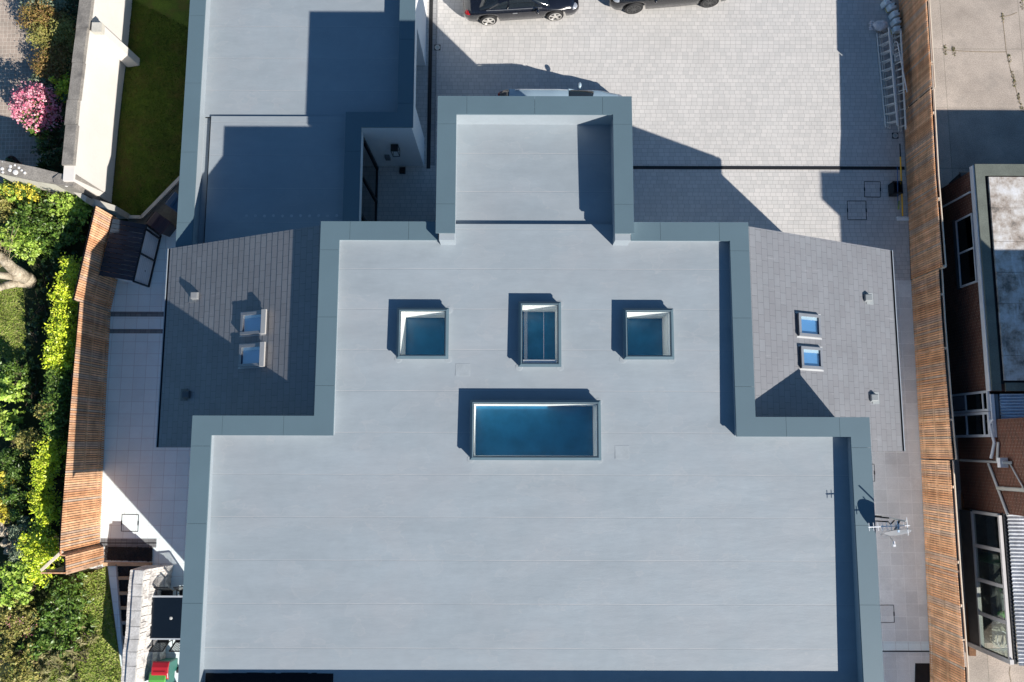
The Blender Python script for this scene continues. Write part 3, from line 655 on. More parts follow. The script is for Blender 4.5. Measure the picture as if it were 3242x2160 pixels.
# ------------------------------------------------------------------ timber fences
def fence(bot, tops, label, inner, posts, ps=.082, bw=.060, zb=.03, back=True, caps=True):
    "bot: run of ground points; tops: height at each; inner: +1 when the battens face the right of the run"
    t = thing('timber_fence', label, 'fence', (bot[0][0], bot[0][1], 0))
    mb, cp, bk, rl, po = MB(), MB(), MB(), MB(), []
    for i in range(len(bot)-1):
        p, q = Vector(bot[i][:2]), Vector(bot[i+1][:2]); d = (q-p); L = d.length; d.normalize(); n = Vector((d.y,-d.x))*inner
        h0, h1 = tops[i]; k = max(1, round(L/ps))
        for j in range(k):
            s = (j+.5)*L/k; c = p+d*s; h = h0+(h1-h0)*s/L
            jit = random.uniform(-.002,.002)
            mb.hexa(*[[(x.x,x.y,z) for x in ((c-d*bw/2-n*.0, c+d*bw/2-n*.0, c+d*bw/2+n*(.022+jit), c-d*bw/2+n*(.022+jit)) if inner < 0 else (c-d*bw/2+n*(.022+jit), c+d*bw/2+n*(.022+jit), c+d*bw/2, c-d*bw/2))] for z in (zb, h)])
        for f0 in (.12, .5, .9):
            a = p-n*.03; b_ = q-n*.03; rl.bar((a.x,a.y,f0*h0), (b_.x,b_.y,f0*h1), .05, .09)
        if back:
            a = p-n*.10; b_ = q-n*.10; bk.hexa(*[[(x.x,x.y,z) for x in (p-n*.09, q-n*.09, q-n*.07, p-n*.07)] for z in (zb, min(h0,h1)-.06)])
        if caps:
            a = p-n*.12; b_ = q-n*.12; cp.bar((a.x,a.y,h0-.03), (b_.x,b_.y,h1-.03), .035, .05)
        for s in np.arange(.9, L, posts):
            c = p+d*s-n*.09; h = h0+(h1-h0)*s/L; po.append((c, h-(.02 if inner > 0 else .35)))
    mb.build('battens', WOOD, t, 'vertical cedar battens'); rl.build('rail', WOODN, t)
    if back: bk.build('backing', BLACKW, t)
    if caps: cp.build('top_rail', WOODC, t)
    for c, h in po: MB().box(c.x-.045, c.x+.045, c.y-.045, c.y+.045, 0, h).build('post', WOODC, t)
    return t
g = lambda x, y: tuple(U(x, y, 0)[:2])
fence([g(411,714), g(349,988)], [(2.5,2.5)], 'taller top stretch of the west batten fence beside the grey store', -1, 2.2, caps=False)
fence([g(350,989), g(338,1198), g(321,1598), g(316,1729), g(328,1731), g(330,1786)], [(2.15,2.28),(2.28,2.55),(2.55,2.6),(2.55,2.55),(2.5,2.5)], 'long lower stretch of the west batten fence along the hedge', -1, 2.4, caps=False)
e = U(204,1815,2.5); e2 = U(128,1812,2.5); st = U(193,1746,2.6)
tr_ = thing('timber_fence', 'short return fence panel with diagonal brace among the yellow hedge', 'fence', (e2.x, e2.y, 0))
m = MB()
for i in range(14): xx = e2.x+(e.x-e2.x)*(i+.5)/14; m.box(xx-.024, xx+.024, e.y-.02, e.y+.02, .03, 2.5)
m.build('battens', WOOD, tr_); MB().bar((e2.x,e2.y+.05,2.47), (st.x,st.y,2.5), .09, .06).build('brace', WOODC, tr_)
MB().bar((e2.x,e2.y+.05,2.3),(e.x,e.y+.05,2.3),.05,.08).build('rail', WOODN, tr_)
# east fence, in four stretches
fence([g(2843,-260), g(2846,20), g(2862,352)], [(2.0,2.03),(2.03,2.1)], 'northern stretch of the east batten fence behind the ladders', 1, 2.5)
fence([g(2862,355), g(2873,610), g(2885,886)], [(2.03,2.06),(2.06,2.24)], 'east batten fence stretch beside the yellow-handled squeegee', 1, 2.5)
fence([g(2885,889), g(2893,1048), g(2912,1398), g(2916,1452)], [(1.98,2.0),(2.0,2.15),(2.15,2.17)], 'east batten fence stretch opposite the slate roof', 1, 2.5)
fence([g(2916,1455), g(2931,1800), g(2943,2060), g(2950,2400)], [(1.96,2.1),(2.1,2.24),(2.24,2.3)], 'southern stretch of the east batten fence past the aerial', 1, 2.5)

# ------------------------------------------------------------------ garden walls
def P3(x, y, z): return U(x, y, z)
wt = 2.67
cw = thing('garden_wall', 'tall cream rendered garden wall with weathered stone coping', 'wall', (U(330,300,0).x, U(330,300,0).y, 0))
top = [U(301,-60,wt), U(300,0,wt), U(292,110,wt), U(296,130,wt), U(284,250,wt), U(267,400,wt), U(250,555,wt)]
foot = [U(424,-60,0), U(420,0,0), U(409,110,0), U(405,150,0), U(390,270,0), U(373,420,0), U(357,600,0), U(354,644,0)]
m = MB(); ts = top+[U(232,555,wt)]
# face from ground line to coping, with real thickness
xw = lambda y: np.interp(y, [f.y for f in foot[::-1]], [f.x for f in foot[::-1]])
ys_ = list(np.linspace(foot[-1].y, 20, 24)); 
for i in range(len(ys_)-1):
    ya, yb_ = ys_[i], ys_[i+1]; xa, xb2 = xw(ya), xw(yb_)
    m.hexa([(xa-.42,ya,0),(xa,ya,0),(xb2,yb_,0),(xb2-.42,yb_,0)], [(xa-.42,ya,wt-.05),(xa-.05,ya,wt-.05),(xb2-.05,yb_,wt-.05),(xb2-.42,yb_,wt-.05)])
m.build('wall_face', CREAM, cw)
m = MB(); g_ = random.Random(2)
yy = foot[-1].y+.55
while yy < 19:
    l = g_.uniform(.9,1.5); j = g_.uniform(-.025,.025); xa = xw(yy)-.03+j; xb2 = xw(yy+l)-.03+j
    bulge = .05*math.exp(-((yy-U(290,115,wt).y)/.35)**2)
    m.hexa([(xa-.46-bulge,yy,wt-.05),(xa+bulge,yy,wt-.05),(xb2+bulge,yy+l-.01,wt-.05),(xb2-.46-bulge,yy+l-.01,wt-.05)],
           [(xa-.44-bulge,yy,wt+.05),(xa-.03+bulge,yy,wt+.08),(xb2-.03+bulge,yy+l-.01,wt+.08),(xb2-.44-bulge,yy+l-.01,wt+.05)]); yy += l
m.build('coping_stone', STONE, cw)
# raking buttress
bt = MB(); a0, a1 = U(302,82,wt-.1), U(328,108,wt-.1); b0 = U(424,186,.05)
bt.hexa([(a0.x-.05,a1.y,0),(b0.x+.22,b0.y-.28,0),(b0.x+.22,b0.y+.02,0),(a0.x-.05,a0.y,0)], [(a0.x,a1.y,wt-.12),(a1.x,a1.y,wt-.12),(a1.x,a0.y,wt-.12),(a0.x,a0.y,wt-.12)])
one(bt, 'buttress', CREAM, 'raking cream buttress leaning on the tall garden wall', 'buttress', (b0.x, b0.y, 0))
bq = MB().box(a0.x-.02, a1.x+.02, a1.y-.02, a0.y+.02, wt-.12, wt+.1); one(bq, 'pier_cap', CREAMD, 'small square beige cap at the top of the buttress', 'pier cap', (a0.x, a0.y, wt-.12))
# stone wall of the neighbour's garden, running west
nw = thing('stone_wall', 'old stone wall with white lichen spots running west', 'wall', (U(120,560,0).x, U(120,560,0).y, 0))
w0 = 2.45; A = [U(-40,497,w0), U(0,508,w0), U(110,530,w0), U(205,553,w0), U(228,560,w0)]; B_ = [U(-40,540,w0), U(0,548,w0), U(35,556,w0), U(110,572,w0), U(228,590,w0)]
m = MB(); n = 5
for i in range(4):
    a_, b_ = A[i], A[i+1]; c_, d_ = B_[i+1], B_[i]
    m.hexa([(d_.x,d_.y,w0-.12),(c_.x,c_.y,w0-.12),(b_.x,b_.y,w0-.12),(a_.x,a_.y,w0-.12)], [(d_.x,d_.y,w0-.03),(c_.x,c_.y,w0-.03),(b_.x,b_.y,w0+.04),(a_.x,a_.y,w0+.04)])
m.build('coping_stone', STONE, nw)
m = MB()
for i in range(4):
    a_, b_ = A[i], A[i+1]; c_, d_ = B_[i+1], B_[i]
    m.hexa([(d_.x,d_.y+.05,0),(c_.x,c_.y+.05,0),(b_.x,b_.y-.05,0),(a_.x,a_.y-.05,0)], [(d_.x,d_.y+.05,w0-.12),(c_.x,c_.y+.05,w0-.12),(b_.x,b_.y-.05,w0-.12),(a_.x,a_.y-.05,w0-.12)])
m.build('wall_face', CREAMD, nw)
m = MB()
for px, py, r in ((8,512,5),(6,534,6),(30,538,6),(33,527,6),(48,545,9),(48,522,6),(68,539,4),(60,531,5),(78,547,5),(185,578,8),(210,583,9),(196,568,4),(212,561,3),(8,545,4)):
    c = U(px, py, w0+.02); k = r/93; m.lathe((c.x,c.y,w0-.01), [(k,0),(k*.9,.035),(k*.3,.045)], 9)
m.build('lichen_patch', LICHEN, nw)
pr = MB(); q = [U(170,566,wt-.2), U(188,551,wt-.2), U(245,556,wt-.2), U(232,592,wt-.2), U(176,585,wt-.2)]
pr.prism([x[:2] for x in q], 0, wt-.15); one(pr, 'stone_pier', STONE, 'stone pier where the lichen wall meets the cream wall', 'pier', (q[0].x,q[0].y,0))
# low cream end wall
m = MB(); q = [U(275,622,1.2), U(372,655,1.0), U(368,672,1.0), U(270,641,1.2)]
m.prism([x[:2] for x in q], 0, 1.15); q = [U(228,594,1.7), U(275,622,1.7), U(270,640,1.7), U(228,606,1.7)]; m.prism([x[:2] for x in q], 0, 1.7)
one(m, 'end_wall', CREAMD, 'low stepped cream wall closing the lawn below the tall wall', 'wall', (q[0].x,q[0].y,0))

# ------------------------------------------------------------------ grey garden store
zt = 1.32
ga, gb, gc, gd_ = U(358,692,1.5), U(462,711,zt), U(420,890,zt), U(313,872,1.5)
ge, gf = U(509,746,.03), U(471,908,.03)
gs = thing('garden_store', 'grey slatted lean-to store with pale panelled front against the west fence', 'store', ((ga.x+gf.x)/2, (ga.y+gf.y)/2, 0))
m = MB(); n = 12; SL = island_mat('dark_roof_board', [(.016,.030,.048), (.022,.036,.055), (.014,.026,.042), (.026,.04,.06)], .6, .25)
for i in range(n):
    t0, t1 = i/n+.004, (i+1)/n-.004
    p = [ga.lerp(gd_, t1), gb.lerp(gc, t1), gb.lerp(gc, t0), ga.lerp(gd_, t0)]
    m.hexa([x-Vector((0,0,.05)) for x in p], p)
m.build('roof', SL, gs)
fm = MB(); zz = Vector((0,0,-.05))
PAN = brick_mat('store_panel', 'XZ', 3, .14, (.62,.66,.70), (.58,.62,.66), (.30,.33,.36), .006, 0, .6, .05)
bk_ = MB(); dn = Vector((.06,.02,0))
bk_.hexa([gf-dn*0.5, ge-dn*.5, ge-dn, gf-dn], [gc+zz-dn*.5, gb+zz-dn*.5, gb+zz-dn, gc+zz-dn]); bk_.build('panel', PAN, gs)
ends = MB(); g0 = Vector((gd_.x+.05, gd_.y-.1, 0))
ends.add([gf+Vector((-.05,.02,0)), gc+zz+Vector((0,.03,0)), gd_+zz+Vector((.25,.02,0)), Vector((gd_.x+.45, gf.y+.12, 0))], [(0,1,2,3),(3,2,1,0)])
bevel(ends.build('end_panel', paint('pale_end_panel', (.66,.72,.78), .6), gs), .001)
for a_, b_ in ((gb+zz,ge),(gc+zz,gf),(gb+zz,gc+zz),(ge,gf),((gb+gc)/2+zz,(ge+gf)/2),(gb.lerp(gc,.07)+zz,ge.lerp(gf,.07))): fm.bar(a_, b_, .055, .055)
fm.build('frame', BLACK, gs); MB().tube(ge.lerp(gf,.75)+Vector((0,0,.6))*0+Vector((-.1,0,.5)), ge.lerp(gf,.75)+Vector((-.02,0,.5)), .03).build('handle', BLACK, gs)

# ------------------------------------------------------------------ wheelie bins
def bin_(col, lid, loc, rz, label, group, name='wheelie_bin', sy=1):
    "local frame: hinge at -y, lid front at +y"
    t = thing(name, label, 'bin', loc, group, rz)
    b = MB(); b.hexa([(-.22,-.26*sy,.08),(.22,-.26*sy,.08),(.22,.24*sy,.08),(-.22,.24*sy,.08)], [(-.28,-.33*sy,.98),(.28,-.33*sy,.98),(.28,.33*sy,.98),(-.28,.33*sy,.98)])
    body = bevel(b.build('body', paint('bin_plastic', col, .45), t, local=True), .03)
    l = MB(); pr_ = [(-.36,.98),(-.30,1.03),(-.1,1.07),(.15,1.06),(.33,1.0),(.37,.97)]
    vs = []; 
    for y, z in pr_: vs += [(-.30,y*sy,z-.03),(.30,y*sy,z-.03),(.27,y*sy,z),(-.27,y*sy,z)]
    fs = [(4*i+k,4*i+(k+1)%4,4*i+4+(k+1)%4,4*i+4+k)[::-1] for i in range(len(pr_)-1) for k in range(4)]+[(0,1,2,3),(23,22,21,20)]
    l.add(vs, fs); lo = bevel(l.build('lid', paint('bin_lid', lid, .35), t, local=True), .012)
    MB().bar((-.2,-.02*sy,1.068),(.2,-.02*sy,1.068),.03,.02).build('lid_rib', paint('bin_rib', tuple(c*.6 for c in lid), .4), lo, local=True)
    MB().tube((-.24,-.40*sy,.95),(.24,-.40*sy,.95),.018).tube((-.2,-.40*sy,.95),(-.2,-.32*sy,.92),.018).tube((.2,-.40*sy,.95),(.2,-.32*sy,.92),.018).build('handle', paint('bin_handle', tuple(c*.7 for c in col), .4), t, local=True)
    for s in (-1, 1): MB().lathe((s*.25,-.27*sy,.1), [(.1,-.03),(.1,.03)], 16, 'X').build('wheel', RUB, t, local=True)
    return t
GB = 'household bins beside the low wing'
p = U(560,642,1.0); bin_((.012,.05,.10), (.015,.06,.12), (p.x,p.y,0), R(-125), 'blue wheelie bin tucked against the low wing wall', GB)
p = U(500,705,1.0); bin_((.03,.014,.018), (.04,.018,.022), (p.x,p.y,0), R(-125), 'dark brown wheelie bin between blue bin and grey store', GB)
GB2 = 'two bins by the pale stone wall'
p = U(510,2112,1.0); bin_((.005,.11,.08), (.45,.02,.03), (p.x-.02,p.y-.12,0), R(0), 'green bin with a red lid by the stone wall', GB2, sy=.8)
p = U(498,2152,1.05); bin_((.005,.11,.08), (.13,.42,.08), (p.x,p.y-.15,.04), R(0), 'green bin with a bright green lid by the stone wall', GB2)

# ------------------------------------------------------------------ gravel bed, sleeper steps, pale stone wall, flat-roofed outhouse
def gravel(poly, n, z, seed):
    g = np.random.default_rng(seed); P2 = np.array([tuple(p)[:2] for p in poly]); lo, hi = P2.min(0), P2.max(0)
    mb = MB(); mb.sheet([tuple(p) for p in P2], z-.01); c = 0
    while c < n:
        q = lo+(hi-lo)*g.random(2); ins = False; j = len(P2)-1
        for i in range(len(P2)):
            if (P2[i][1] > q[1]) != (P2[j][1] > q[1]) and q[0] < (P2[j][0]-P2[i][0])*(q[1]-P2[i][1])/(P2[j][1]-P2[i][1])+P2[i][0]: ins = not ins
            j = i
        if not ins: continue
        s = g.uniform(.008,.022); v = g.normal(size=(4,3))*s; v[:,2] = np.abs(v[:,2])*.7
        mb.add([(q[0]+a[0], q[1]+a[1], z+a[2]) for a in v], [(0,1,2),(0,2,3),(0,3,1),(1,3,2)]); c += 1
    return mb
gr = gravel(GRAV, 2600, .03, 1).build('gravel', GRAVEL); tag(gr, 'black stone chips in the bed below the slot drain', 'gravel', None, 'stuff')
a, b = U(331,1773), U(483,1779); one(MB().box(a.x, b.x, b.y-.14, b.y-.02, 0, .10), 'timber_sleeper', WOODN, 'long timber sleeper holding the black gravel bed', 'sleeper', (a.x, a.y, 0), 'timber sleepers')
g1 = U(372,1786); g2 = U(400,2140)
gr2 = gravel([(g1.x,g1.y),(g2.x,g2.y),(U(412,2140).x,g2.y),(U(440,1800).x,U(440,1800).y),(U(460,1790).x,g1.y)], 3600, .03, 2).build('gravel', GRAVEL); tag(gr2, 'black stone chips between the sleeper steps', 'gravel', None, 'stuff')
m = MB().bar((g1.x,g1.y,.05),(g2.x,g2.y,.05),.05,.10); one(m, 'timber_edging', rough_mat('grey_weathered_timber', (.38,.36,.34), .8), 'long weathered timber edging along the gravel steps', 'edging', (g1.x,g1.y,0))
for k, (py, lab) in enumerate(((1828,'highest'),(1876,'second highest'),(1922,'third highest'),(1969,'third lowest'),(2016,'second lowest'),(2059,'lowest'))):
    x0 = g1.lerp(g2, (py-1786)/354).x; q = U(0,py); x1 = U(438-(py-1800)*.1, py).x
    one(MB().box(x0+.02, x1, q.y-.06, q.y+.05, 0, .10), 'timber_sleeper', WOODN if k < 3 else rough_mat('greyed_softwood', (.40,.34,.31), .8), lab+' short sleeper crossing the black gravel strip', 'sleeper', (x0,q.y,0), 'timber sleepers')
sw = thing('stone_wall', 'pale coursed stone wall with sloping slab top beside the outhouse', 'wall', (U(460,1950).x, U(460,1950).y, 0))
m = MB(); rr = random.Random(4); pts = [(427,1806),(421,1850),(419,1890),(416,1935),(413,1985),(410,2025),(404,2065),(401,2110),(397,2170)]
for i in range(len(pts)-1):
    (xa, ya), (xb2, yb_) = pts[i], pts[i+1]; z = 1.3
    p = [U(xb2,yb_-1.2,z), U(xb2+28,yb_-1,z), U(xa+28,ya+1,z), U(xa,ya,z)]
    m.hexa([x-Vector((0,0,.12)) for x in p], p)
m.build('coping_slab', STONEP, sw)
m = MB()
for i in range(len(pts)-1):
    (xa, ya), (xb2, yb_) = pts[i], pts[i+1]
    for k in range(5):
        t0, t1 = k/5, (k+1)/5
        for r_ in range(4):
            z1 = 1.22-.3*r_; w0_ = 28+rr.uniform(-.6,.8); o_ = Vector((.13*r_+rr.uniform(-.012,.016), 0, 0))
            q0 = U(xa+(xb2-xa)*t0+w0_, ya+(yb_-ya)*t0, 1.3)+o_; q1 = U(xa+(xb2-xa)*t1+w0_, ya+(yb_-ya)*t1-.5, 1.3)+o_
            m.hexa([(q1.x-.5-o_.x,q1.y,z1-.31),(q1.x+.08,q1.y,z1-.31),(q0.x+.08,q0.y,z1-.31),(q0.x-.5-o_.x,q0.y,z1-.31)], [(q1.x-.5-o_.x,q1.y,z1),(q1.x,q1.y,z1),(q0.x,q0.y,z1),(q0.x-.5-o_.x,q0.y,z1)])
m.build('wall_face', STONER, sw)
# patio table with chairs tucked in
z = .80; a, b = U(470,1886,z), U(580,2026,z); x0, x1, y0, y1 = a.x, a.x+1.62, b.y, a.y
tb = thing('patio_table', 'square black-topped patio table with a pale metal rim, half under the coping', 'table', ((x0+x1)/2, (y0+y1)/2, 0))
m = MB().box(x0,x0+.06,y0,y1,z-.05,z).box(x1-.06,x1,y0,y1,z-.05,z).box(x0+.06,x1-.06,y1-.06,y1,z-.05,z).box(x0+.06,x1-.06,y0,y0+.05,z-.05,z)
m.build('rim', paint('pale_rim', (.5,.53,.56), .35, .3), tb); tp, nt, b_ = base('black_glass_top', (.006,.01,.016), .12, 0, .5)
MB().box(x0+.06,x1-.06,y0+.05,y1-.06,z-.03,z-.012).build('top', tp, tb)
for xx in (x0+.05, x1-.11):
    for yy_ in (y0+.05, y1-.11): MB().box(xx,xx+.06,yy_,yy_+.06,0,z-.05).build('leg', BLACK, tb)
c = ((x0+x1)/2+.02, (y0+y1)/2-.02, z-.012); MB().lathe(c, [(.055,0),(.055,.008),(.04,.018),(.02,.02)], 18).build('parasol_plug', GREYP, tb)
def patio_chair():
    t = thing('patio_chair', '', 'chair', (0,0,0), 'black patio chairs round the table')
    MB().box(-.24,.24,-.02,.42,.42,.445).build('seat', RUB, t, local=True)
    m = MB(); q = [Vector((-.24,0,.44)), Vector((.24,0,.44)), Vector((.24,-.20,.90)), Vector((-.24,-.20,.90))]
    for k in range(4): m.bar(q[k], q[(k+1)%4], .035)
    for k in range(9): m.bar(q[0].lerp(q[1],(k+.7)/9.4), q[3].lerp(q[2],(k+.7)/9.4), .028, .006)
    m.build('backrest', BLACK, t, local=True)
    for xx in (-.23, .23):
        MB().bar((xx,0,0),(xx,0,.44),.03).build('leg', BLACK, t, local=True); MB().bar((xx,.4,0),(xx,.4,.44),.03).build('leg', BLACK, t, local=True)
        MB().path([(xx,-.09,.66),(xx*1.1,.2,.66),(xx*1.1,.38,.62),(xx,.4,.44)], .014, 6).build('armrest', BLACK, t, local=True)
    return t
ch = patio_chair()
for k, (cx_, cy_, rz_, lab) in enumerate(((x0+.42, y0-.16, 0, 'black patio chair on the lower side of the table, nearer the stone wall'),(x0+1.12, y0-.16, 0, 'black patio chair on the lower side of the table, nearer the house'),
        (x0+.46, y1+.10, math.pi, 'patio chair on the upper side of the table, nearer the stone wall'),(x0+1.16, y1+.12, math.pi+.1, 'patio chair on the upper side of the table, nearer the house'))):
    o = ch if k == 0 else dup(ch); o.location = (cx_, cy_, 0); o.rotation_euler.z = rz_; o['label'] = lab
for (p_, q_, w_, lab) in (((510,1788),(503,1872),.07,'wide black slot drain running along the foot of the stone wall'),((524,1788),(517,1872),.022,'thin black slot drain beside the wide one, above the table'),
        ((492,2030),(487,2100),.05,'wide black slot drain running down from the table to the bins'),((501,2030),(496,2100),.02,'thin black slot drain running down from the table to the bins')):
    p, q = U(*p_), U(*q_); one(MB().bar((p.x,p.y,.008),(q.x,q.y,.008), w_, .012), 'slot_drain', BLACK, lab, 'drain', (p.x,p.y,0))

# ------------------------------------------------------------------ cars
CARS = {}
def lerpf(x, tab): return float(np.interp(x, [t[0] for t in tab], [t[1] for t in tab]))
def car(name, label, cat, loc, rz, L, Wd, hgt, wb, wr, paintc, style, rim, group=None, spokes=5):
    t = thing(name, label, cat, loc, group, rz)
    hw = Wd/2; n = 56; xs_ = np.linspace(-L/2, L/2, n); fx, rx = wb/2+style.get('wo',0), -wb/2+style.get('wo',0)
    pm_, nt, b = base(name+'_paint', paintc, .22, .0, .6); b.inputs['Coat Weight'].default_value = .8; b.inputs['Coat Roughness'].default_value = .05
    def halfw(x):
        u = abs(x)/(L/2); return hw*(1-.10*u**3-.16*max(0,(u-.86)/.14)**2)
    def arch(x):
        z = .20+.04*(abs(x)/(L/2))**6+.10*max(0,(abs(x)/(L/2)-.93)/.07)
        for c in (fx, rx):
            d = abs(x-c); ra = wr+.07
            if d < ra: z = max(z, wr+math.sqrt(ra*ra-d*d))
        return z
    belt = style['belt']; deck = style['deck']
    vs, m_ = [], 15
    for x in xs_:
        w = halfw(x); zb = arch(x); zs = lerpf(x/L, belt); zd = lerpf(x/L, deck); zb = min(zb, zs-.06)
        zm = zb+(zs-zb)*.55
        half = [(w*.90,zb),(w*.97,zb+(zs-zb)*.12),(w,zm),(w*.985,zb+(zs-zb)*.85),(w*.94,zs),(w*.80,zs+(zd-zs)*.55),(w*.45,zs+(zd-zs)*.95),(0,zd)]
        prof = [(-y,z) for y, z in half]+[(y,z) for y, z in half[-2::-1]]
        vs += [(x,y,z) for y, z in prof]
    fs = [(i*m_+k,(i+1)*m_+k,(i+1)*m_+k+1,i*m_+k+1)[::-1] for i in range(n-1) for k in range(m_-1)]
    fs += [tuple(range(m_))[::-1], tuple(range((n-1)*m_, n*m_))]
    body = MB().add(vs, fs).build('body', pm_, t, smooth=True, local=True)
    # dark underside so light does not pass through the arches
    MB().box(-L/2+.25, L/2-.25, -hw+.32, hw-.32, .16, .6).build('underside', RUB, t, local=True)
    # greenhouse: glass hull and roof panel
    gh = style['roof']; x0, x1 = gh[0][0]*L, gh[-1][0]*L; k2 = 30; gv = []; gx = np.linspace(x0, x1, k2); rv = []; rt = []
    for x in gx:
        w = halfw(x)*.88; zs = lerpf(x/L, belt)-.02; zt_ = max(lerpf(x/L, gh), zs+.005); f_ = (zt_-zs)/(max(g_[1] for g_ in gh)-zs+1e-6); wt_ = w-(w-hw*style['rw'])*min(1,f_)
        sec = [(w,zs),(w+(wt_-w)*.5,zs+(zt_-zs)*.45),(wt_+.03,zt_-.07*f_),(wt_*.86,zt_-.012*f_),(wt_*.45,zt_),(0,zt_+.008)]
        prof = [(-y,z) for y, z in sec]+[(y,z) for y, z in sec[-2::-1]]; gv += [(x,y,z) for y, z in prof]; rt.append(prof)
    mm = 11; gf_ = [(i*mm+k,(i+1)*mm+k,(i+1)*mm+k+1,i*mm+k+1)[::-1] for i in range(k2-1) for k in range(mm-1)]
    MB().add(gv, gf_).build('window', CARGLASS, t, smooth=True, local=True)
    ra, rb = style['panel'][0]*L, style['panel'][1]*L; pv = []; px_ = [x for x in gx if ra <= x <= rb]
    for x in px_:
        i = list(gx).index(x); pr2 = [(y*1.012, z+.012) for y, z in rt[i][2:9]]; pv += [(x,y,z) for y, z in pr2]
    q_ = 7; pf_ = [(i*q_+k,(i+1)*q_+k,(i+1)*q_+k+1,i*q_+k+1)[::-1] for i in range(len(px_)-1) for k in range(q_-1)]
    MB().add(pv, pf_).build('roof', style.get('roofmat', pm_), t, smooth=True, local=True)
    pil = MB()
    for sgn in (-1, 1):
        for (fa, fb) in style['pillars']:
            pts_ = []
            for xx, k in ((fa*L, 0), (((fa+fb)/2)*L, 1), (fb*L, 2)):
                i = int(np.argmin(abs(gx-xx))); y, z = rt[i][k]; pts_.append((gx[i], -sgn*y*-1*1.0 if False else sgn*abs(y)*1.01, z+.006))
            pil.bar(pts_[0], pts_[1], .05, .03).bar(pts_[1], pts_[2], .05, .03)
    pil.build('pillar', pm_, t, local=True)
    # belt trim
    tr2 = MB()
    for sgn in (-1, 1):
        xs2 = np.linspace(x0+.25, x1-.3, 12)
        for i in range(11):
            p_ = [(x, sgn*halfw(x)*.895, lerpf(x/L, belt)+.016) for x in xs2[i:i+2]]; tr2.bar(p_[0], p_[1], .02, .018)
    tr2.build('trim', ALU, t, local=True)
    for sgn in (-1, 1):
        mx = style['mirror']*L; y = sgn*(halfw(mx)*.93); z = lerpf(mx/L, belt)+.06
        mb = MB().blob((mx, y+sgn*.16, z+.03), (.075,.12,.075), 12, 8, 0); mb.tube((mx+.02,y,z-.02), (mx,y+sgn*.1,z+.01), .03)
        mb.build('mirror', pm_, t, smooth=True, local=True)
        for x in style['handles']:
            MB().bar((x*L-.09, sgn*(hw*.985+.012), .80*style['belt'][3][1]/.9), (x*L+.09, sgn*(hw*.985+.012), .80*style['belt'][3][1]/.9), .02, .03).build('handle', ALU if not style.get('dark') else pm_, t, local=True)
        for xf, sc in ((fx,1),(rx,1)):
            wy = sgn*(hw-.13)
            w_ = MB().lathe((xf,wy,wr), [(wr*.72,-.10),(wr*.96,-.10),(wr,-.07),(wr,.07),(wr*.96,.10),(wr*.72,.10)], 32, 'Y').build('wheel', RUB, t, smooth=False, local=True)
            rm_ = MB(); yo = wy+sgn*.095
            for k in range(36):
                a0_, a1_ = 2*math.pi*k/36, 2*math.pi*(k+1)/36
                for ro, ri in ((wr*.74, wr*.66),): rm_.hexa([(xf+ri*math.cos(a0_),yo-.03,wr+ri*math.sin(a0_)),(xf+ro*math.cos(a0_),yo-.03,wr+ro*math.sin(a0_)),(xf+ro*math.cos(a1_),yo-.03,wr+ro*math.sin(a1_)),(xf+ri*math.cos(a1_),yo-.03,wr+ri*math.sin(a1_))],
                    [(xf+ri*math.cos(a0_),yo+.015,wr+ri*math.sin(a0_)),(xf+ro*math.cos(a0_),yo+.015,wr+ro*math.sin(a0_)),(xf+ro*math.cos(a1_),yo+.015,wr+ro*math.sin(a1_)),(xf+ri*math.cos(a1_),yo+.015,wr+ri*math.sin(a1_))])
            for k in range(spokes):
                a_ = 2*math.pi*k/spokes+.4; c0_ = (xf+.05*math.cos(a_), yo, wr+.05*math.sin(a_)); c1_ = (xf+wr*.69*math.cos(a_), yo-sgn*.01, wr+wr*.69*math.sin(a_))
                rm_.bar(c0_, c1_, .085 if spokes == 5 else .035, .03, (0,1,0))
            rm_.lathe((xf,yo,wr), [(.065,-.02),(.065,.015)], 14, 'Y'); rm_.build('rim', rim, w_, local=True)
    for sgn in (-1, 1):
        MB().blob((L/2-.26, sgn*(halfw(L/2-.26)-.19), lerpf(.44, belt)-.04), (.20,.16,.075), 14, 8, 0).build('headlight', paint('lamp_lens', (.6,.62,.65), .08, .6), t, smooth=True, local=True)
        MB().blob((-L/2+.20, sgn*(halfw(-L/2+.2)-.13), lerpf(-.46, belt)-.07), (.17,.13,.08), 14, 8, 0).build('tail_light', paint('red_lens', (.25,.008,.012), .1), t, smooth=True, local=True)
    return t
CARGLASS, _nt, _b = base('car_glass', (.012,.016,.02), .04, 0, .8)
coupe = dict(belt=[(-.5,.66),(-.46,.84),(-.3,.93),(-.1,.93),(.1,.92),(.25,.87),(.42,.74),(.5,.54)], deck=[(-.5,.70),(-.45,.94),(-.3,1.02),(0,1.03),(.12,1.02),(.3,.95),(.44,.82),(.5,.58)],
    roof=[(-.36,.96),(-.24,1.16),(-.12,1.31),(0,1.36),(.08,1.32),(.20,1.02),(.24,.93)], rw=.62, panel=(-.20,.09), pillars=[(-.36,-.2),(.22,.08),(-.13,-.11)], mirror=.13, handles=(-.06,))
suv = dict(belt=[(-.5,.75),(-.47,.95),(-.3,1.04),(0,1.02),(.15,1.0),(.28,.98),(.44,.86),(.5,.62)], deck=[(-.5,.8),(-.46,1.04),(-.3,1.1),(0,1.1),(.2,1.1),(.32,1.06),(.45,.95),(.5,.68)],
    roof=[(-.48,1.12),(-.40,1.55),(-.25,1.66),(0,1.68),(.08,1.63),(.2,1.18),(.23,1.06)], rw=.66, panel=(-.42,.09), pillars=[(-.46,-.4),(.22,.08),(-.28,-.28),(-.1,-.1)], mirror=.16, handles=(-.2,.02), dark=1)
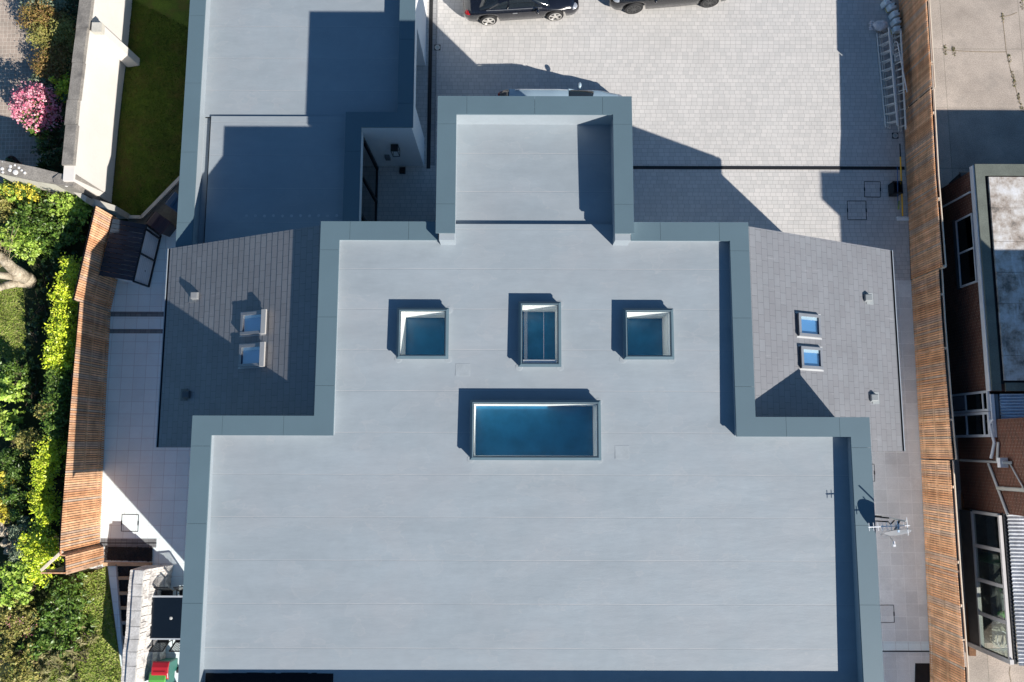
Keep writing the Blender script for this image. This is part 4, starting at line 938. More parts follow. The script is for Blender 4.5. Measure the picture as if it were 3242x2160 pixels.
hatch = dict(belt=[(-.5,.70),(-.47,.86),(-.3,.94),(0,.92),(.15,.90),(.28,.86),(.44,.72),(.5,.52)], deck=[(-.5,.74),(-.46,.96),(-.3,1.0),(0,1.0),(.2,1.0),(.32,.96),(.45,.82),(.5,.58)],
    roof=[(-.48,1.0),(-.42,1.28),(-.25,1.43),(-.05,1.45),(.05,1.40),(.2,1.08),(.25,.94)], rw=.66, panel=(-.42,.05), pillars=[(-.47,-.4),(.24,.06),(-.26,-.26),(-.1,-.1)], mirror=.14, handles=(-.2,.02))
GC = 'cars parked on the block paving'
RIMS = paint('bright_alloy', (.62,.60,.57), .3, .55); RIMD = paint('dark_alloy', (.10,.10,.10), .4, .6)
def place(pr, pf, wr, wb, Wd, fr):
    "where the near side wheels stand in the photo -> centre and heading"
    a, b = U(*pr, wr), U(*pf, wr); h = math.atan2(b.y-a.y, b.x-a.x); m = (a+b)/2; k = Wd/2-.05
    return (m.x-math.sin(h)*k, m.y+math.cos(h)*k, 0), h
loc, h = place((1541,66), (1763,51), .34, 2.6, 1.82, 1)
car('parked_car', 'shiny black coupe with silver five-spoke wheels, parked at the top edge', 'car', loc, h, 4.5, 1.82, 1.36, 2.62, .34, (.006,.007,.012), coupe, RIMS, GC)
loc, h = place((1985,30), (2268,6), .37, 3.0, 1.95, 1)
car('parked_car', 'large black estate car with dark many-spoke wheels', 'car', loc, h+math.pi, 4.85, 1.95, 1.68, 3.0, .37, (.010,.010,.012), suv, RIMD, GC, 10)
ny = U(1750, 281, .9).y
c0 = U(1573,290,.7).x; c1 = U(1978,290,.7).x
sil = dict(hatch); 
car('parked_car', 'pale blue-silver car half hidden behind the entrance tower', 'car', ((c0+c1)/2, ny-.88, 0), R(-.6), c1-c0, 1.78, 1.45, 2.7, .33, (.30,.40,.47), sil, RIMS, GC)

rl_ = bpy.data.objects['parked_car.002']
for sg in (-1, 1): MB().path([(-1.75,sg*.60,1.33),(-1.6,sg*.60,1.40),(-.2,sg*.60,1.435),(.2,sg*.60,1.40)], .018, 8).build('roof_rail', ALU, rl_, local=True)
# ------------------------------------------------------------------ ladders, cans, tools along the east fence
def ladder(name, label, a, b, c, d, nr, depth=.07, w=.028, loop=False):
    "rails a-b and c-d, rungs between"
    a, b, c, d = map(Vector, (a, b, c, d)); t = thing(name, label, 'ladder', (a.x, a.y, 0), 'ladders laid along the fence')
    MB().bar(a, b, w, depth).build('rail', ALUW, t); MB().bar(c, d, w, depth).build('rail', ALUW, t)
    for i in range(nr):
        k = (i+.5)/nr; MB().tube(a.lerp(b,k), c.lerp(d,k), .016, n=8).build('rung', ALUW, t)
    if loop:
        u = (a-b).normalized()*.16; MB().path([a, a+u*.7+(c-a)*.1, a+u+(c-a)*.35, c+u-(c-a)*.35, c+u*.7-(c-a)*.1, c], .016).build('handrail', ALUW, t)
    return t
for k, (dx, dz, lab) in enumerate(((0,0,'outermost long aluminium ladder lying on edge nearest the driveway'),(.09,-.03,'middle long aluminium ladder of the nested three'),(.17,-.07,'inner long aluminium ladder of the nested three'))):
    o = Vector((dx,-.02*k,0))
    ladder('ladder', lab, U(2776,106,.06)+o, U(2804,404,.06)+o, U(2813,88,.62)+o*.4+Vector((0,0,dz)), U(2841,396,.62)+o*.4+Vector((0,0,dz)), 11)
for k, (dx, dz, lab) in enumerate(((0,0,'long aluminium ladder resting against the timber fence'),(.09,-.08,'long aluminium ladder hidden behind the one against the fence'))):
    o = Vector((dx,0,0))
    ladder('ladder', lab, U(2824,110,.1)+o, U(2846,416,.1)+o, U(2852,98,.75)+o*.3+Vector((0,0,dz)), U(2868,408,.75)+o*.3+Vector((0,0,dz)), 12)
ladder('ladder', 'short ladder with a rounded hooped top, on top of the others', U(2828,150,.55), U(2836,305,.5), U(2843,142,.98), U(2872,292,.95), 7, .04, .03, True)
p = U(2840,184,.6); one(bevel(MB().box(p.x-.13,p.x+.13,p.y-.17,p.y+.17,.45,.72).build('x', UPVC), 0) and MB().hexa([(p.x-.12,p.y-.17,.30),(p.x+.10,p.y-.17,.30),(p.x+.10,p.y+.13,.30),(p.x-.12,p.y+.13,.30)], [(p.x-.13,p.y-.2,.72),(p.x+.12,p.y-.13,.72),(p.x+.12,p.y+.18,.72),(p.x-.13,p.y+.11,.72)]), 'plastic_tub', rough_mat('white_tub', (.45,.46,.45), .6, .25, 8), 'white plastic tub wedged between the ladders', 'tub', (p.x,p.y,.3))
bpy.data.objects.remove(bpy.data.objects['x'])
canm, nt, b = base('milky_plastic', (.74,.82,.84), .35, 0, .5)
def jerry(px, py, rz, label, full):
    p = U(px, py, .36); t = thing('jerry_can', label, 'jerry can', (p.x, p.y, 0), 'white plastic cans along the fence', rz)
    m = MB(); pr_ = [(-.15,.0),(-.15,.30),(-.10,.36),(.10,.36),(.15,.32),(.15,0)]
    m.add([(x,-.11,z) for x, z in pr_]+[(x,.11,z) for x, z in pr_], [(0,1,2,3,4,5),(11,10,9,8,7,6)]+[(i+6,(i+1)%6+6,(i+1)%6,i) for i in range(6)])
    bevel(m.build('body', canm, t, local=True), .035, 3)
    if full: bevel(MB().box(-.152,.152,-.113,.113,.02,.13).build('contents', paint('yellow_liquid', (.50,.42,.03), .3), t, local=True), .035, 3)
    MB().lathe((.10,.0,.34), [(.032,0),(.032,.06),(.025,.062)], 14).build('cap', RUB, t, local=True)
    MB().path([(-.09,0,.35),(-.07,0,.41),(.02,0,.41),(.04,0,.35)], .014).build('handle', canm, t, local=True)
for a in ((2812,3,R(20),'northernmost white plastic can, cut by the top edge',0),(2827,17,R(22),'second white plastic can with yellow contents from the top edge',1),(2838,40,R(20),'middle white plastic can of the row along the fence',0),
          (2843,63,R(15),'white plastic can wrapped in film, beside the sack',0),(2844,89,R(8),'southernmost white plastic can with yellow base, at the ladder ends',1)): jerry(*a)
# sack of rags
p = U(2788,78,.3); t = thing('rag_sack', 'knotted white sack of rags beside the plastic cans', 'sack', (p.x,p.y,0)); SK = rough_mat('dirty_white_cloth', (.72,.68,.68), .8, .25, 9, 40, .2, bmp=.02)
m = MB().blob((p.x,p.y,.22), (.30,.19,.22), 14, 9, .12, 3)
for k in range(5): m.blob((p.x-.33-.03*(k%2), p.y-.14+.07*k, .2+.02*k), (.09,.035,.05), 8, 5, .2, k)
m.build('bag', SK, t, smooth=True); m = MB()
for k in range(26): a_ = random.uniform(0,6.28); m.path([(p.x+.15+.16*math.cos(a_), p.y-.16+.10*math.sin(a_), .16+random.random()*.06), (p.x+.15+.2*math.cos(a_+.8), p.y-.17+.14*math.sin(a_+.8), .14+random.random()*.08)], .012, 5)
m.build('rope', rough_mat('hemp', (.28,.24,.19), .9), t)
# squeegee with yellow pole, black crate, thin blue broom
a, b = U(2849,455,.75), U(2858,685,.05)
t = thing('squeegee', 'floor squeegee with long yellow handle leaning on the fence', 'squeegee', (b.x,b.y,0))
MB().tube(a.lerp(b,.18), b, .027).build('pole', paint('yellow_pole', (.9,.50,.02), .4), t); MB().tube(a, a.lerp(b,.18), .022).build('grip', RUB, t)
hd = MB().box(b.x-.22,b.x+.22,b.y-.05,b.y-.02,.0,.08); hd.box(b.x-.22,b.x+.22,b.y-.17,b.y-.06,.02,.06); hd.build('head', paint('pale_head', (.85,.87,.88), .5), t)
MB().path([(b.x-.2,b.y-.03,.05),(b.x,b.y+.08,.06),(b.x+.2,b.y-.03,.05)], .012).build('bracket', ALU, t)
a = U(2842,594,.4); t = thing('plastic_crate', 'open black plastic crate standing on the paving beside the fence', 'crate', (a.x,a.y,0)); m = MB()
x0, x1, y0, y1 = a.x-.17, a.x+.17, a.y-.23, a.y+.23
for q in ((x0,x0+.02,y0,y1),(x1-.02,x1,y0,y1),(x0,x1,y0,y0+.02),(x0,x1,y1-.02,y1)): m.box(*q,0,.42)
m.box(x0,x1,y0,y1,0,.02); m.build('body', BLACK, t); MB().box(x0-.015,x1+.015,y0-.015,y0+.03,.40,.43).box(x0-.015,x1+.015,y1-.03,y1+.015,.40,.43).box(x0-.015,x0+.02,y0,y1,.40,.43).box(x1-.02,x1+.015,y0,y1,.40,.43).build('lip', RUB, t)
a, b = U(2841,527,.9), U(2843,655,.1); t = thing('broom', 'thin blue-handled brush standing in the black crate', 'broom', (b.x,b.y,0))
MB().tube(a, b, .015).build('pole', paint('blue_pole', (.02,.09,.25), .4), t); MB().bar(b+Vector((0,.2,.1)), b+Vector((.02,-.1,-.02)), .05, .03).build('head', paint('lime_head', (.25,.35,.1), .5), t)

# ------------------------------------------------------------------ aerial and dish on the east parapet
mp_ = U(2866,1650,7.9)
ta = thing('tv_aerial', 'many-pronged television aerial on a pole above the east coping', 'aerial', (mp_.x, mp_.y, 6.4))
MB().tube((mp_.x,mp_.y,6.3),(mp_.x,mp_.y,7.95),.022).build('pole', GREYP, ta)
for zz in (6.55, 7.0): MB().bar((XD-.05,mp_.y+.05,zz),(mp_.x,mp_.y,zz),.04).build('bracket', BLACK, ta)
BRA = paint('bright_aluminium', (.86,.87,.88), .4, .0); zb_ = 7.55; a, b = U(2749,1669,zb_), U(2880,1664,zb_)
m = MB().tube(a, b, .014)
ax_ = (b-a).normalized(); sd = Vector((-ax_.y, ax_.x, 0))
m.build('boom', BRA, ta); m = MB()
for k in range(7): c = a+(b-a)*(.02+k*.107); m.tube(c-sd*.11, c+sd*.11, .008, n=6)
c = U(2867,1666,zb_); m.tube(c-sd*.24+Vector((0,0,.1)), c+sd*.24+Vector((0,0,.1)), .012, n=6); m.tube(c-sd*.14-Vector((0,0,.1)), c+sd*.14-Vector((0,0,.1)), .005, n=6)
m.build('prongs', BRA, ta)
c = U(2844,1668,zb_); MB().box(c.x-.026,c.x+.026,c.y-.15,c.y+.15,zb_-.02,zb_+.01).build('reflector', paint('pale_blue_plate', (.42,.55,.68), .4), ta)
# dish facing south
dc = U(2836,1688,7.45); ds = thing('satellite_dish', 'round grey satellite dish seen edge-on beneath the aerial', 'satellite dish', (dc.x, dc.y, 7.1))
nrm = Vector((.05,-.93,.30)).normalized(); rt_ = Vector((1,.05,0)).normalized(); upv = rt_.cross(nrm)*-1
m = MB(); rings = 7; nn = 32; vs = []
for side in (0, 1):
    for r_ in range(rings+1):
        rr_ = .39*r_/rings; dep = .07*(rr_/.39)**2-.07
        for i in range(nn):
            a_ = 2*math.pi*i/nn; vs.append(dc+rt_*(rr_*math.cos(a_))+upv*(rr_*1.06*math.sin(a_))+nrm*(dep-.006*side))
fs = [(s_*(rings+1)*nn+r_*nn+i, s_*(rings+1)*nn+r_*nn+(i+1)%nn, s_*(rings+1)*nn+(r_+1)*nn+(i+1)%nn, s_*(rings+1)*nn+(r_+1)*nn+i) for s_ in (0,1) for r_ in range(rings) for i in range(nn)]
fs += [(rings*nn+i, rings*nn+(i+1)%nn, (2*rings+1)*nn+(i+1)%nn, (2*rings+1)*nn+i) for i in range(nn)]
m.add(vs, fs).build('dish', paint('dish_grey', (.20,.21,.23), .5), ds, smooth=True)
ln = U(2830,1720,7.45); MB().tube(dc-upv*.40+nrm*.02, ln, .012).build('arm', GREYP, ds); m = MB().tube(ln+Vector((0,.05,0)), ln-Vector((0,.07,-.02)), .03); m.box(ln.x-.04,ln.x+.03,ln.y-.09,ln.y-.03,ln.z-.03,ln.z+.05); m.build('receiver', paint('white_lnb', (.7,.7,.72), .4), ds)
MB().tube((mp_.x,mp_.y,7.6), dc-nrm*.09, .025).build('mount', BLACK, ds)
cb = MB().path([U(2772,1650,7.2), U(2790,1651,7.3), U(2812,1652,7.3), U(2820,1660,7.5), (mp_.x-.2,mp_.y,7.7)], .018, 6); one(cb, 'aerial_cable', BLACK, 'black cable looping from the coping to the aerial', 'cable', tuple(U(2772,1650,7.2)))

# ------------------------------------------------------------------ neighbour's brick building at the east
BX, BZ = 16.36, 2.55
nb = thing('brick_building', 'low red brick building with white fascia and mottled white flat roof', 'building', (BX, 1.9, 0))
YB0, YB1 = 1.9, 9.78
MB().box(BX, BX+.25, YB0, YB1, 0, BZ).build('wall', BRICKW, nb)
MB().box(BX+.25, 30, YB1-.25, YB1, 0, BZ).build('wall', BRICKN, nb)
MB().box(BX+.25, 30, YB0, YB0+.25, 0, BZ).build('wall', BRICKN, nb)
MB().box(BX-.10, BX-.07, YB0, YB1+.1, BZ-.17, BZ+.05).box(BX-.09, BX+.12, YB0+.01, YB1+.09, BZ+.0, BZ+.045).build('fascia', paint('white_fascia', (.70,.70,.72), .4), nb)
MB().box(BX-.06, BX+.26, YB0+.005, YB1+.12, BZ+.05, BZ+.11).box(BX+.26, 30, YB1-.3, YB1+.12, BZ+.05, BZ+.11).box(BX+.42, 30, YB0+.0, YB0+.28, BZ+.05, BZ+.10).build('roof_edge', FELT, nb)
rm, nt, b = base('mottled_white_coating', (.6,.6,.62), .8)
p_ = pos(nt); c_ = ramp(nt, noise(nt, p_, 1.5, 8, .72), [(.36, (.15,.135,.12)), (.44, (.33,.28,.24)), (.54, (.50,.47,.44)), (.70, (.66,.67,.69))])
c_ = mix(nt, ramp(nt, noise(nt, pos(nt, 4, .5, 1), 1.2, 6, .7), [(.55, grey(0)), (.72, grey(.6))]), c_, (.78,.79,.80)); nt.links.new(c_, b.inputs['Base Color']); bump(nt, b, noise(nt, p_, 3, 6), .03)
m = MB(); yy = [YB0+.35, 3.1, 4.9, 6.0, 7.1, 8.3, YB1-.35]
for i in range(6): m.box(BX+.38, 30, yy[i]+.006, yy[i+1]-.006, BZ+.06, BZ+.13)
m.build('flat_roof', rm, nb, 'flaking white coating over dark felt'); MB().box(BX+.24, 30, YB0+.25, YB1-.2, BZ-.05, BZ+.03).build('roof_gutter', BLACKW, nb)
# windows in the brick wall
def frame_x(t, x, y0, y1, z0, z1, rows, cols, mat, glass, w=.06, name='window', lab=None):
    m = MB(); m.box(x-.04,x+.03,y0,y0+w,z0,z1); m.box(x-.04,x+.03,y1-w,y1,z0,z1); m.box(x-.04,x+.03,y0+w,y1-w,z0,z0+w); m.box(x-.04,x+.03,y0+w,y1-w,z1-w,z1)
    for f_ in cols: yy_ = y0+(y1-y0)*f_; m.box(x-.035,x+.025,yy_-w*.5,yy_+w*.5,z0+w,z1-w)
    for f_ in rows: zz_ = z0+(z1-z0)*f_; m.box(x-.033,x+.023,y0+w,y1-w,zz_-w*.4,zz_+w*.4)
    o = m.build(name, mat, t, lab); MB().box(x-.01,x+.0,y0+w,y1-w,z0+w,z1-w).build('pane', glass, o); return o
DG = glass_mat('neighbour_glass', (.22,.24,.24), .04)
m = MB().box(BX+.2, BX+.21, YB0, YB1, 0, BZ-.1); m.build('room', DROOM, nb)
bo = bpy.data.objects
y0, y1 = U(3075,870,1.6).y, U(3075,640,1.6).y
frame_x(nb, BX-.03, 5.75, 8.25, 1.2, 2.25, (), (.5,), UPVC, DG)
MB().box(BX-.14, BX, 5.7, 8.3, 1.12, 1.18).build('window_sill', paint('dark_sill', (.03,.032,.035), .5), nb)
# door and sidelight
def doory(py, px=3100, z=1.6): return U(px, py, z).y
dd = frame_x(nb, BX-.05, U(3138,1302,2.3).y-.0, U(3138,1237,2.3).y, .05, 2.42, (.42,.86), (), UPVC, DG, .08, 'sidelight', 'left of the pair, with grey lower panel')
de = frame_x(nb, BX-.07, U(3138,1384,2.3).y, U(3138,1303,2.3).y-.01, .05, 2.42, (.42,.86), (), UPVC, DG, .09, 'door', 'white door with lever handle')
GP = paint('grey_lower_panel', (.16,.16,.19), .5)
for o, (ya, yb_) in ((dd, (U(3138,1302,2.3).y, U(3138,1237,2.3).y)), (de, (U(3138,1384,2.3).y, U(3138,1303,2.3).y-.01))): MB().box(BX-.075, BX-.065, ya+.12, yb_-.1, .2, 1.0).build('panel', GP, o)
MB().path([(BX-.12, U(3138,1376,2.3).y, 1.05), (BX-.12, U(3138,1370,2.3).y, 1.05), (BX-.12, U(3138,1362,2.3).y, 1.08)], .015).build('handle', UPVC, de)
# drain pipe on the wall
a, b = U(3082,610,2.3), U(2990,662,.4)
one(MB().tube((BX-.12,a.y,2.35),(BX-.12,a.y+.02,.05),.035), 'downpipe', UPVC, 'white downpipe crossing the brick wall near its north end', 'downpipe', (BX-.12,a.y,0))

# recessed brick wall with pipes, south of the door
bw = thing('brick_wall', 'tall red brick house wall behind grey downpipes', 'wall', (BX+.1, -.2, 0))
MB().box(BX+.12, BX+.4, -2.2, .95, 0, 6.8).build('wall_face', BRICKW, bw)
# big neighbouring house out to the east, casting the shade over the low roof
hs = thing('brick_house', 'tall red brick house beyond the low corrugated roofs', 'house', (24, 0, 0))
MB().box(19.8, 30, -2.9, 2.7, 0, 5.95).build('wall', BRICKW, hs)
MB().prism([(19.67,-3.0),(30.2,-3.0),(30.2,2.78),(19.67,2.78)], 5.95, 6.05).build('roof', FELT, hs)
MB().box(21.3, 22.4, -.1, 1.0, 6.05, 8.0).build('added_chimney', BRICKW, hs)  # unseen; added and sized to cast the bump of shade on the driveway
def corr(x0, x1, y0, y1, z0, z1, mat, name, label, cat='roof', pitch=.105):
    t = thing(name, label, cat, (x0, y0, 0)); m = MB(); n = int((y1-y0)/pitch)*6; vs = []
    for i in range(n+1):
        y = y0+(y1-y0)*i/n; h = .028*math.cos(2*math.pi*i/6); vs += [(x0,y,z0+h),(x1,y,z1+h),(x0,y,z0+h-.012),(x1,y,z1+h-.012)]
    fs = []
    for i in range(n): a = 4*i; fs += [(a,a+1,a+5,a+4),(a+6,a+7,a+3,a+2),(a+2,a,a+4,a+6)]
    m.add(vs, fs).build('roof', mat, t); return t
CB = rough_mat('blue_grey_sheet', (.34,.42,.52), .35, .2, 2, 20, .15, .3)
CW = rough_mat('weathered_white_sheet', (.50,.51,.53), .3, .3, 2.5, 25, .25, .1, .6, tint=(.33,.34,.36))
r1 = corr(BX+.27, 19.6, -.02+U(3173,1385,2.5).y, U(3164,1248,2.5).y, 2.5, 2.85, CB, 'lean_to', 'blue-grey corrugated lean-to roof beside the white door', 'lean-to')
MB().box(BX+.13, BX+.25, U(3173,1385,2.5).y, U(3164,1248,2.5).y, 2.36, 2.46).build('gutter', paint('slate_gutter', (.10,.13,.16), .4), r1)
MB().box(BX+.30, 19.5, U(3173,1385,2.5).y+.1, U(3173,1385,2.5).y+.2, 0, 2.4).build('wall', BRICKN, r1)
MB().box(BX-.02,BX+.1,U(3173,1385,2.5).y,U(3164,1248,2.5).y,2.42,2.48).build('fascia', UPVC, r1)
gx = BX+.02; Y0, Y1 = U(3195,2092,2.4).y, U(3162,1632,2.4).y
cn = corr(BX+.22, 22.5, Y0-.12, Y1+.15, 2.5, 3.1, CW, 'conservatory', 'glazed lean-to with white frames and striped corrugated roof', 'conservatory', .118)
m = MB(); zs = .8
m.box(gx-.05,gx+.05,Y0,Y1,2.36,2.44); m.box(gx-.07,gx+.05,Y0,Y1,zs,zs+.07)
yj = [Y0, U(3186,1972,2.4).y, U(3180,1858,2.4).y, U(3171,1744,2.4).y, Y1]
for y in yj: m.box(gx-.045,gx+.045,y-.05,y+.05,zs+.07,2.36)
for y in yj[1:-1]: m.box(gx-.055,gx-.03,y-.06,y+.06,zs+.0,2.40)
m.box(gx-.05,gx+5,Y0-.05,Y0,2.36,2.44); m.box(gx-.05,gx+5,Y0-.06,Y0,zs,zs+.07); m.box(gx-.08,gx+.05,Y0-.1,Y0+.05,0.0,2.5)
wf = m.build('window', paint('beige_white_frame', (.55,.52,.50), .4), cn, 'white framed glass front of four panes')
MB().box(gx-.005,gx+.005,Y0+.05,Y1-.05,zs+.07,2.36).build('pane', glass_mat('front_glass', (.82,.86,.84), .03), wf)
MB().box(gx-.02,gx+.1,Y0,Y1,0,zs).build('wall', rough_mat('dark_plinth', (.10,.09,.085), .8, .2, 3), cn)
MB().box(gx+.1,gx+5,Y0,Y1,0,.02).build('floor', rough_mat('dim_floor', (.07,.07,.065), .7, .5, 5), cn)
MB().box(gx+3,gx+3.1,Y0,Y1,0,2.6).build('back_wall', rough_mat('dim_wall', (.10,.10,.09), .8, .3, 3), cn)
MB().box(gx+.1,gx+5,Y0-.04,Y0-.02,zs+.07,2.36).build('end_pane', glass_mat('end_glass', (.82,.86,.84), .03), cn)
MB().box(gx+.09,gx+.2,Y0-.1,Y1+.1,2.38,2.45).build('gutter', BLACK, cn)
one(MB().path([(BX+.0,.95,2.5),(BX-.08,.8,2.4)]+[tuple(U(x,y,z)) for x, y, z in ((3148,1402,2.45),(3138,1452,2.35))], .05, 10), 'downpipe', UPVC, 'white downpipe elbow below the blue corrugated roof', 'downpipe', (BX, .9, 0))
# pipes on the brick wall
px_ = lambda x, y: Vector((BX+.06, U(x, y, (lambda X: H-(BX+.06)*F/(x-1620))(0)).y, H-(BX+.06)*F/(x-1620)))
one(MB().tube(px_(3025,1457), px_(3162,1464), .04).tube(px_(3140,1464), px_(3148,1400), .045), 'soil_pipe', paint('dirty_white_pipe', (.50,.49,.47), .5), 'dirty white waste pipe running up the brick wall', 'pipe', tuple(px_(3030,1457)))
one(MB().tube(px_(3112,1468), px_(3122,1500), .045).tube(px_(3122,1500), px_(3136,1548), .045).tube(px_(3136,1548), px_(3161,1633), .045), 'downpipe', paint('dirty_white_pipe2', (.50,.49,.47), .5), 'slanting grey-white downpipe reaching the glazed lean-to', 'downpipe', tuple(px_(3112,1468)))
one(MB().tube(px_(3140,1546)+Vector((-.05,0,0)), px_(3240,1552)+Vector((-.05,0,2)), .065).lathe(px_(3156,1547)+Vector((-.05,0,0)), [(.075,-.02),(.075,.02)], 14, 'X').lathe(px_(3200,1549)+Vector((-.05,0,.3)), [(.075,-.02),(.075,.02)], 14, 'X'), 'soil_pipe', paint('beige_soil_pipe', (.45,.43,.38), .5), 'thick beige soil pipe with collars on the brick wall', 'pipe', tuple(px_(3140,1546)))
q = px_(3172,1465); t = thing('flue', 'pale boiler flue box with thin grey pipe on the brick wall', 'flue', tuple(q)); MB().box(q.x-.28,q.x-.02,q.y-.16,q.y+.16,q.z-.1,q.z+.06).build('box', UPVC, t)
MB().tube((q.x-.2,q.y,q.z+.08),(q.x+.02,q.y,q.z+.2),.05).build('spout', GREYP, t); MB().path([px_(3180,1470), px_(3213,1540), px_(3236,1588)], .025, 8).build('pipe', GREYP, t)
# things behind the glass
GRN = paint('lime_plastic', (.05,.30,.03), .35)
c = U(3125,1905,.5); t = thing('toy_tractor', 'green ride-on toy behind the glass front', 'toy', (c.x+.1,c.y,0)); X, Y = c.x+.55, c.y
for s in (-1, 1):
    MB().blob((X+.1+.0,Y+.42+.0,.62), (.0001+.26,.10,.06), 12, 6, .1, s+5).build('mudguard', GRN, t, smooth=True) if s > 0 else MB().blob((X-.02,Y-.40,.58), (.26,.14,.07), 12, 6, .1, 4).build('mudguard', GRN, t, smooth=True)
    for yy_ in (-.38,.36): MB().lathe((X+s*.28,Y+yy_,.28), [(.26,-.08),(.28,0),(.26,.08)], 20, 'X').build('wheel', RUB, t)
bevel(MB().box(X-.12,X+.12,Y-.45,Y+.42,.42,.62).build('body', paint('grey_toy', (.25,.27,.28), .4), t), .04); MB().blob((X,Y+.36,.72),(.14,.12,.1),12,7,0).build('headlamp', paint('pale_toy', (.55,.6,.62), .3), t, smooth=True)
MB().path([(X-.2,Y+.15,.8),(X,Y+.2,.84),(X+.2,Y+.15,.8)], .02).build('handlebar', RUB, t)
c = U(3110,1770,.6); t = thing('gas_bottle', 'dull green gas bottle standing behind the glass front', 'gas bottle', (c.x+.4,c.y,0)); MB().lathe((c.x+.4,c.y,0), [(.16,0),(.19,.04),(.19,1.0),(.15,1.12),(.05,1.2)], 24).build('cylinder', paint('bottle_green', (.04,.11,.05), .4), t, smooth=True); MB().lathe((c.x+.4,c.y,1.2), [(.03,0),(.03,.09)], 10).build('valve', ALU, t)
c = U(3150,2020,.7); t = thing('wicker_chair', 'pale wicker chair heaped with cables behind the end pane', 'chair', (c.x+.3,c.y,0)); X, Y = c.x+.35, c.y; WK = rough_mat('bleached_wicker', (.40,.37,.30), .8, .4, 14, 60, .3, bmp=.02)
m = MB().lathe((X,Y,0), [(.34,.0),(.36,.38),(.40,.42),(.38,.45)], 20); m.build('seat', WK, t); m = MB()
for k in range(13): a_ = math.pi*k/12; m.bar((X+.40*math.cos(a_),Y+.40*math.sin(a_),.42),(X+.5*math.cos(a_),Y+.5*math.sin(a_),.95),.05,.02)
m.build('backrest', WK, t); m = MB()
for k in range(12):
    a_ = random.uniform(0,6.28); m.path([(X+.3*math.cos(a_+j*.5)*(.5+.1*j),Y-.1+.3*math.sin(a_+j*.5),.5+.03*j) for j in range(4)], .012, 5)
m.build('cables', paint('white_cable', (.7,.7,.68), .4), t)
c = U(3118,1975,.9); t = thing('pipe_offcut', 'short grey drainpipe offcut behind the glass front', 'pipe', (c.x+.3,c.y,0)); MB().lathe((c.x+.5,c.y+.1,.7), [(.05,-.2),(.075,-.2),(.075,.2),(.05,.2),(.05,-.19)], 18).build('pipe', ALU, t)
# timber plank and fence-back blocks in the passage
a, b = U(3052,1560), U(3075,2075); one(MB().bar((a.x,a.y,.05),(b.x,b.y,.05),.24,.10), 'timber_plank', rough_mat('wet_brown_timber', (.15,.07,.03), .8, .3, 4, 20, .3), 'long brown timber baulk lying between fence and glazed lean-to', 'plank', (a.x,a.y,0))
for k, (x, y, lab) in enumerate(((3037,1810,'upper'),(3048,2026,'lower'))): 
    p = U(x,y,2.0); one(MB().box(p.x-.05,p.x+.06,p.y-.025,p.y+.025,1.9,2.02), 'timber_block', WOODC, lab+' pale timber block fixed behind the south fence', 'block', tuple(p))
# refuse bin and clutter near the low building
p = U(3055,560,.9); bin_((.015,.013,.013), (.03,.028,.03), (p.x+.05,p.y-.2,0), R(0), 'dark bin beside the north corner of the brick building', None)
# gap weeds in the yard concrete
JT = MB(); 
for pa in ([(3172,40),(3180,110),(3186,165),(3200,225),(3212,267),(3230,330)], [(2985,158),(3060,163),(3130,165),(3186,165)], [(3172,55),(3200,48),(3220,40)], [(3198,2110),(3195,2130),(3202,2165)]):
    for i in range(len(pa)-1): p, q = U(*pa[i]), U(*pa[i+1]); JT.bar((p.x,p.y,.004), (q.x,q.y,.004), .03, .006)
struct(JT, 'yard_joint', rough_mat('mossy_joint', (.27,.22,.16), .9, .3, 4, 30, .4))
WEED = island_mat('yard_weed', [(.10,.13,.03), (.16,.15,.05), (.22,.15,.07), (.07,.10,.02)], .8)
w_ = [tuple(U(x,y,.01))+(.07,.24,.015) for x, y in ((3205,235),(3212,262),(3225,310),(3236,345),(3175,55),(3196,185),(3020,160),(2992,158),(3236,15))]
tag(leaves('weeds', WEED, None, w_, 700, .03, 9, 3), 'small weeds growing in the yard joints', 'weeds', None, 'stuff')

# ------------------------------------------------------------------ plants
def greens(*cs): return list(cs)
MAT = {
 'lime': island_mat('lime_leaf', greens((0.49,0.637,0.0294),(0.735,0.833,0.049),(0.319,0.49,0.0294),(0.85,0.85,0.098),(0.417,0.588,0.0245)), .38, .5, .12),
 'mid': island_mat('mid_leaf', greens((0.0688,0.15,0.0175),(0.112,0.213,0.025),(0.163,0.263,0.0438),(0.05,0.106,0.015),(0.2,0.275,0.0625)), .42, .5, .12),
 'fresh': island_mat('fresh_leaf', greens((0.252,0.42,0.042),(0.378,0.546,0.0736),(0.504,0.63,0.126),(0.19,0.336,0.042)), .42, .5, .15),
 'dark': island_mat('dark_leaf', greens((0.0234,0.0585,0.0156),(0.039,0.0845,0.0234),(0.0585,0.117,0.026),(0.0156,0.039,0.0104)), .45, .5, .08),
 'gold': island_mat('gold_leaf', greens((0.706,0.538,0.0336),(0.84,0.706,0.084),(0.504,0.454,0.0504),(0.37,0.403,0.0504)), .45, .4, .12),
 'rust': island_mat('rust_leaf', greens((0.232,0.123,0.0435),(0.319,0.189,0.0653),(0.189,0.16,0.029),(0.377,0.246,0.102),(0.16,0.174,0.029)), .55, .3, .1),
 'olive': island_mat('olive_leaf', greens((0.216,0.216,0.054),(0.324,0.306,0.072),(0.432,0.36,0.126),(0.18,0.234,0.054)), .5, .3, .1),
 'grey': island_mat('grey_leaf', greens((0.182,0.238,0.154),(0.28,0.336,0.224),(0.126,0.182,0.112),(0.364,0.406,0.28)), .5, .3, .1),
 'pink': island_mat('pink_petal', greens((.62,.10,.20),(.75,.25,.35),(.85,.50,.55),(.70,.16,.27),(.88,.66,.68)), .5, .2, .15),
 'straw': island_mat('straw_blade', greens((.30,.25,.10),(.36,.33,.15),(.20,.22,.06),(.42,.36,.2),(.14,.18,.04)), .5, .3, .1)}
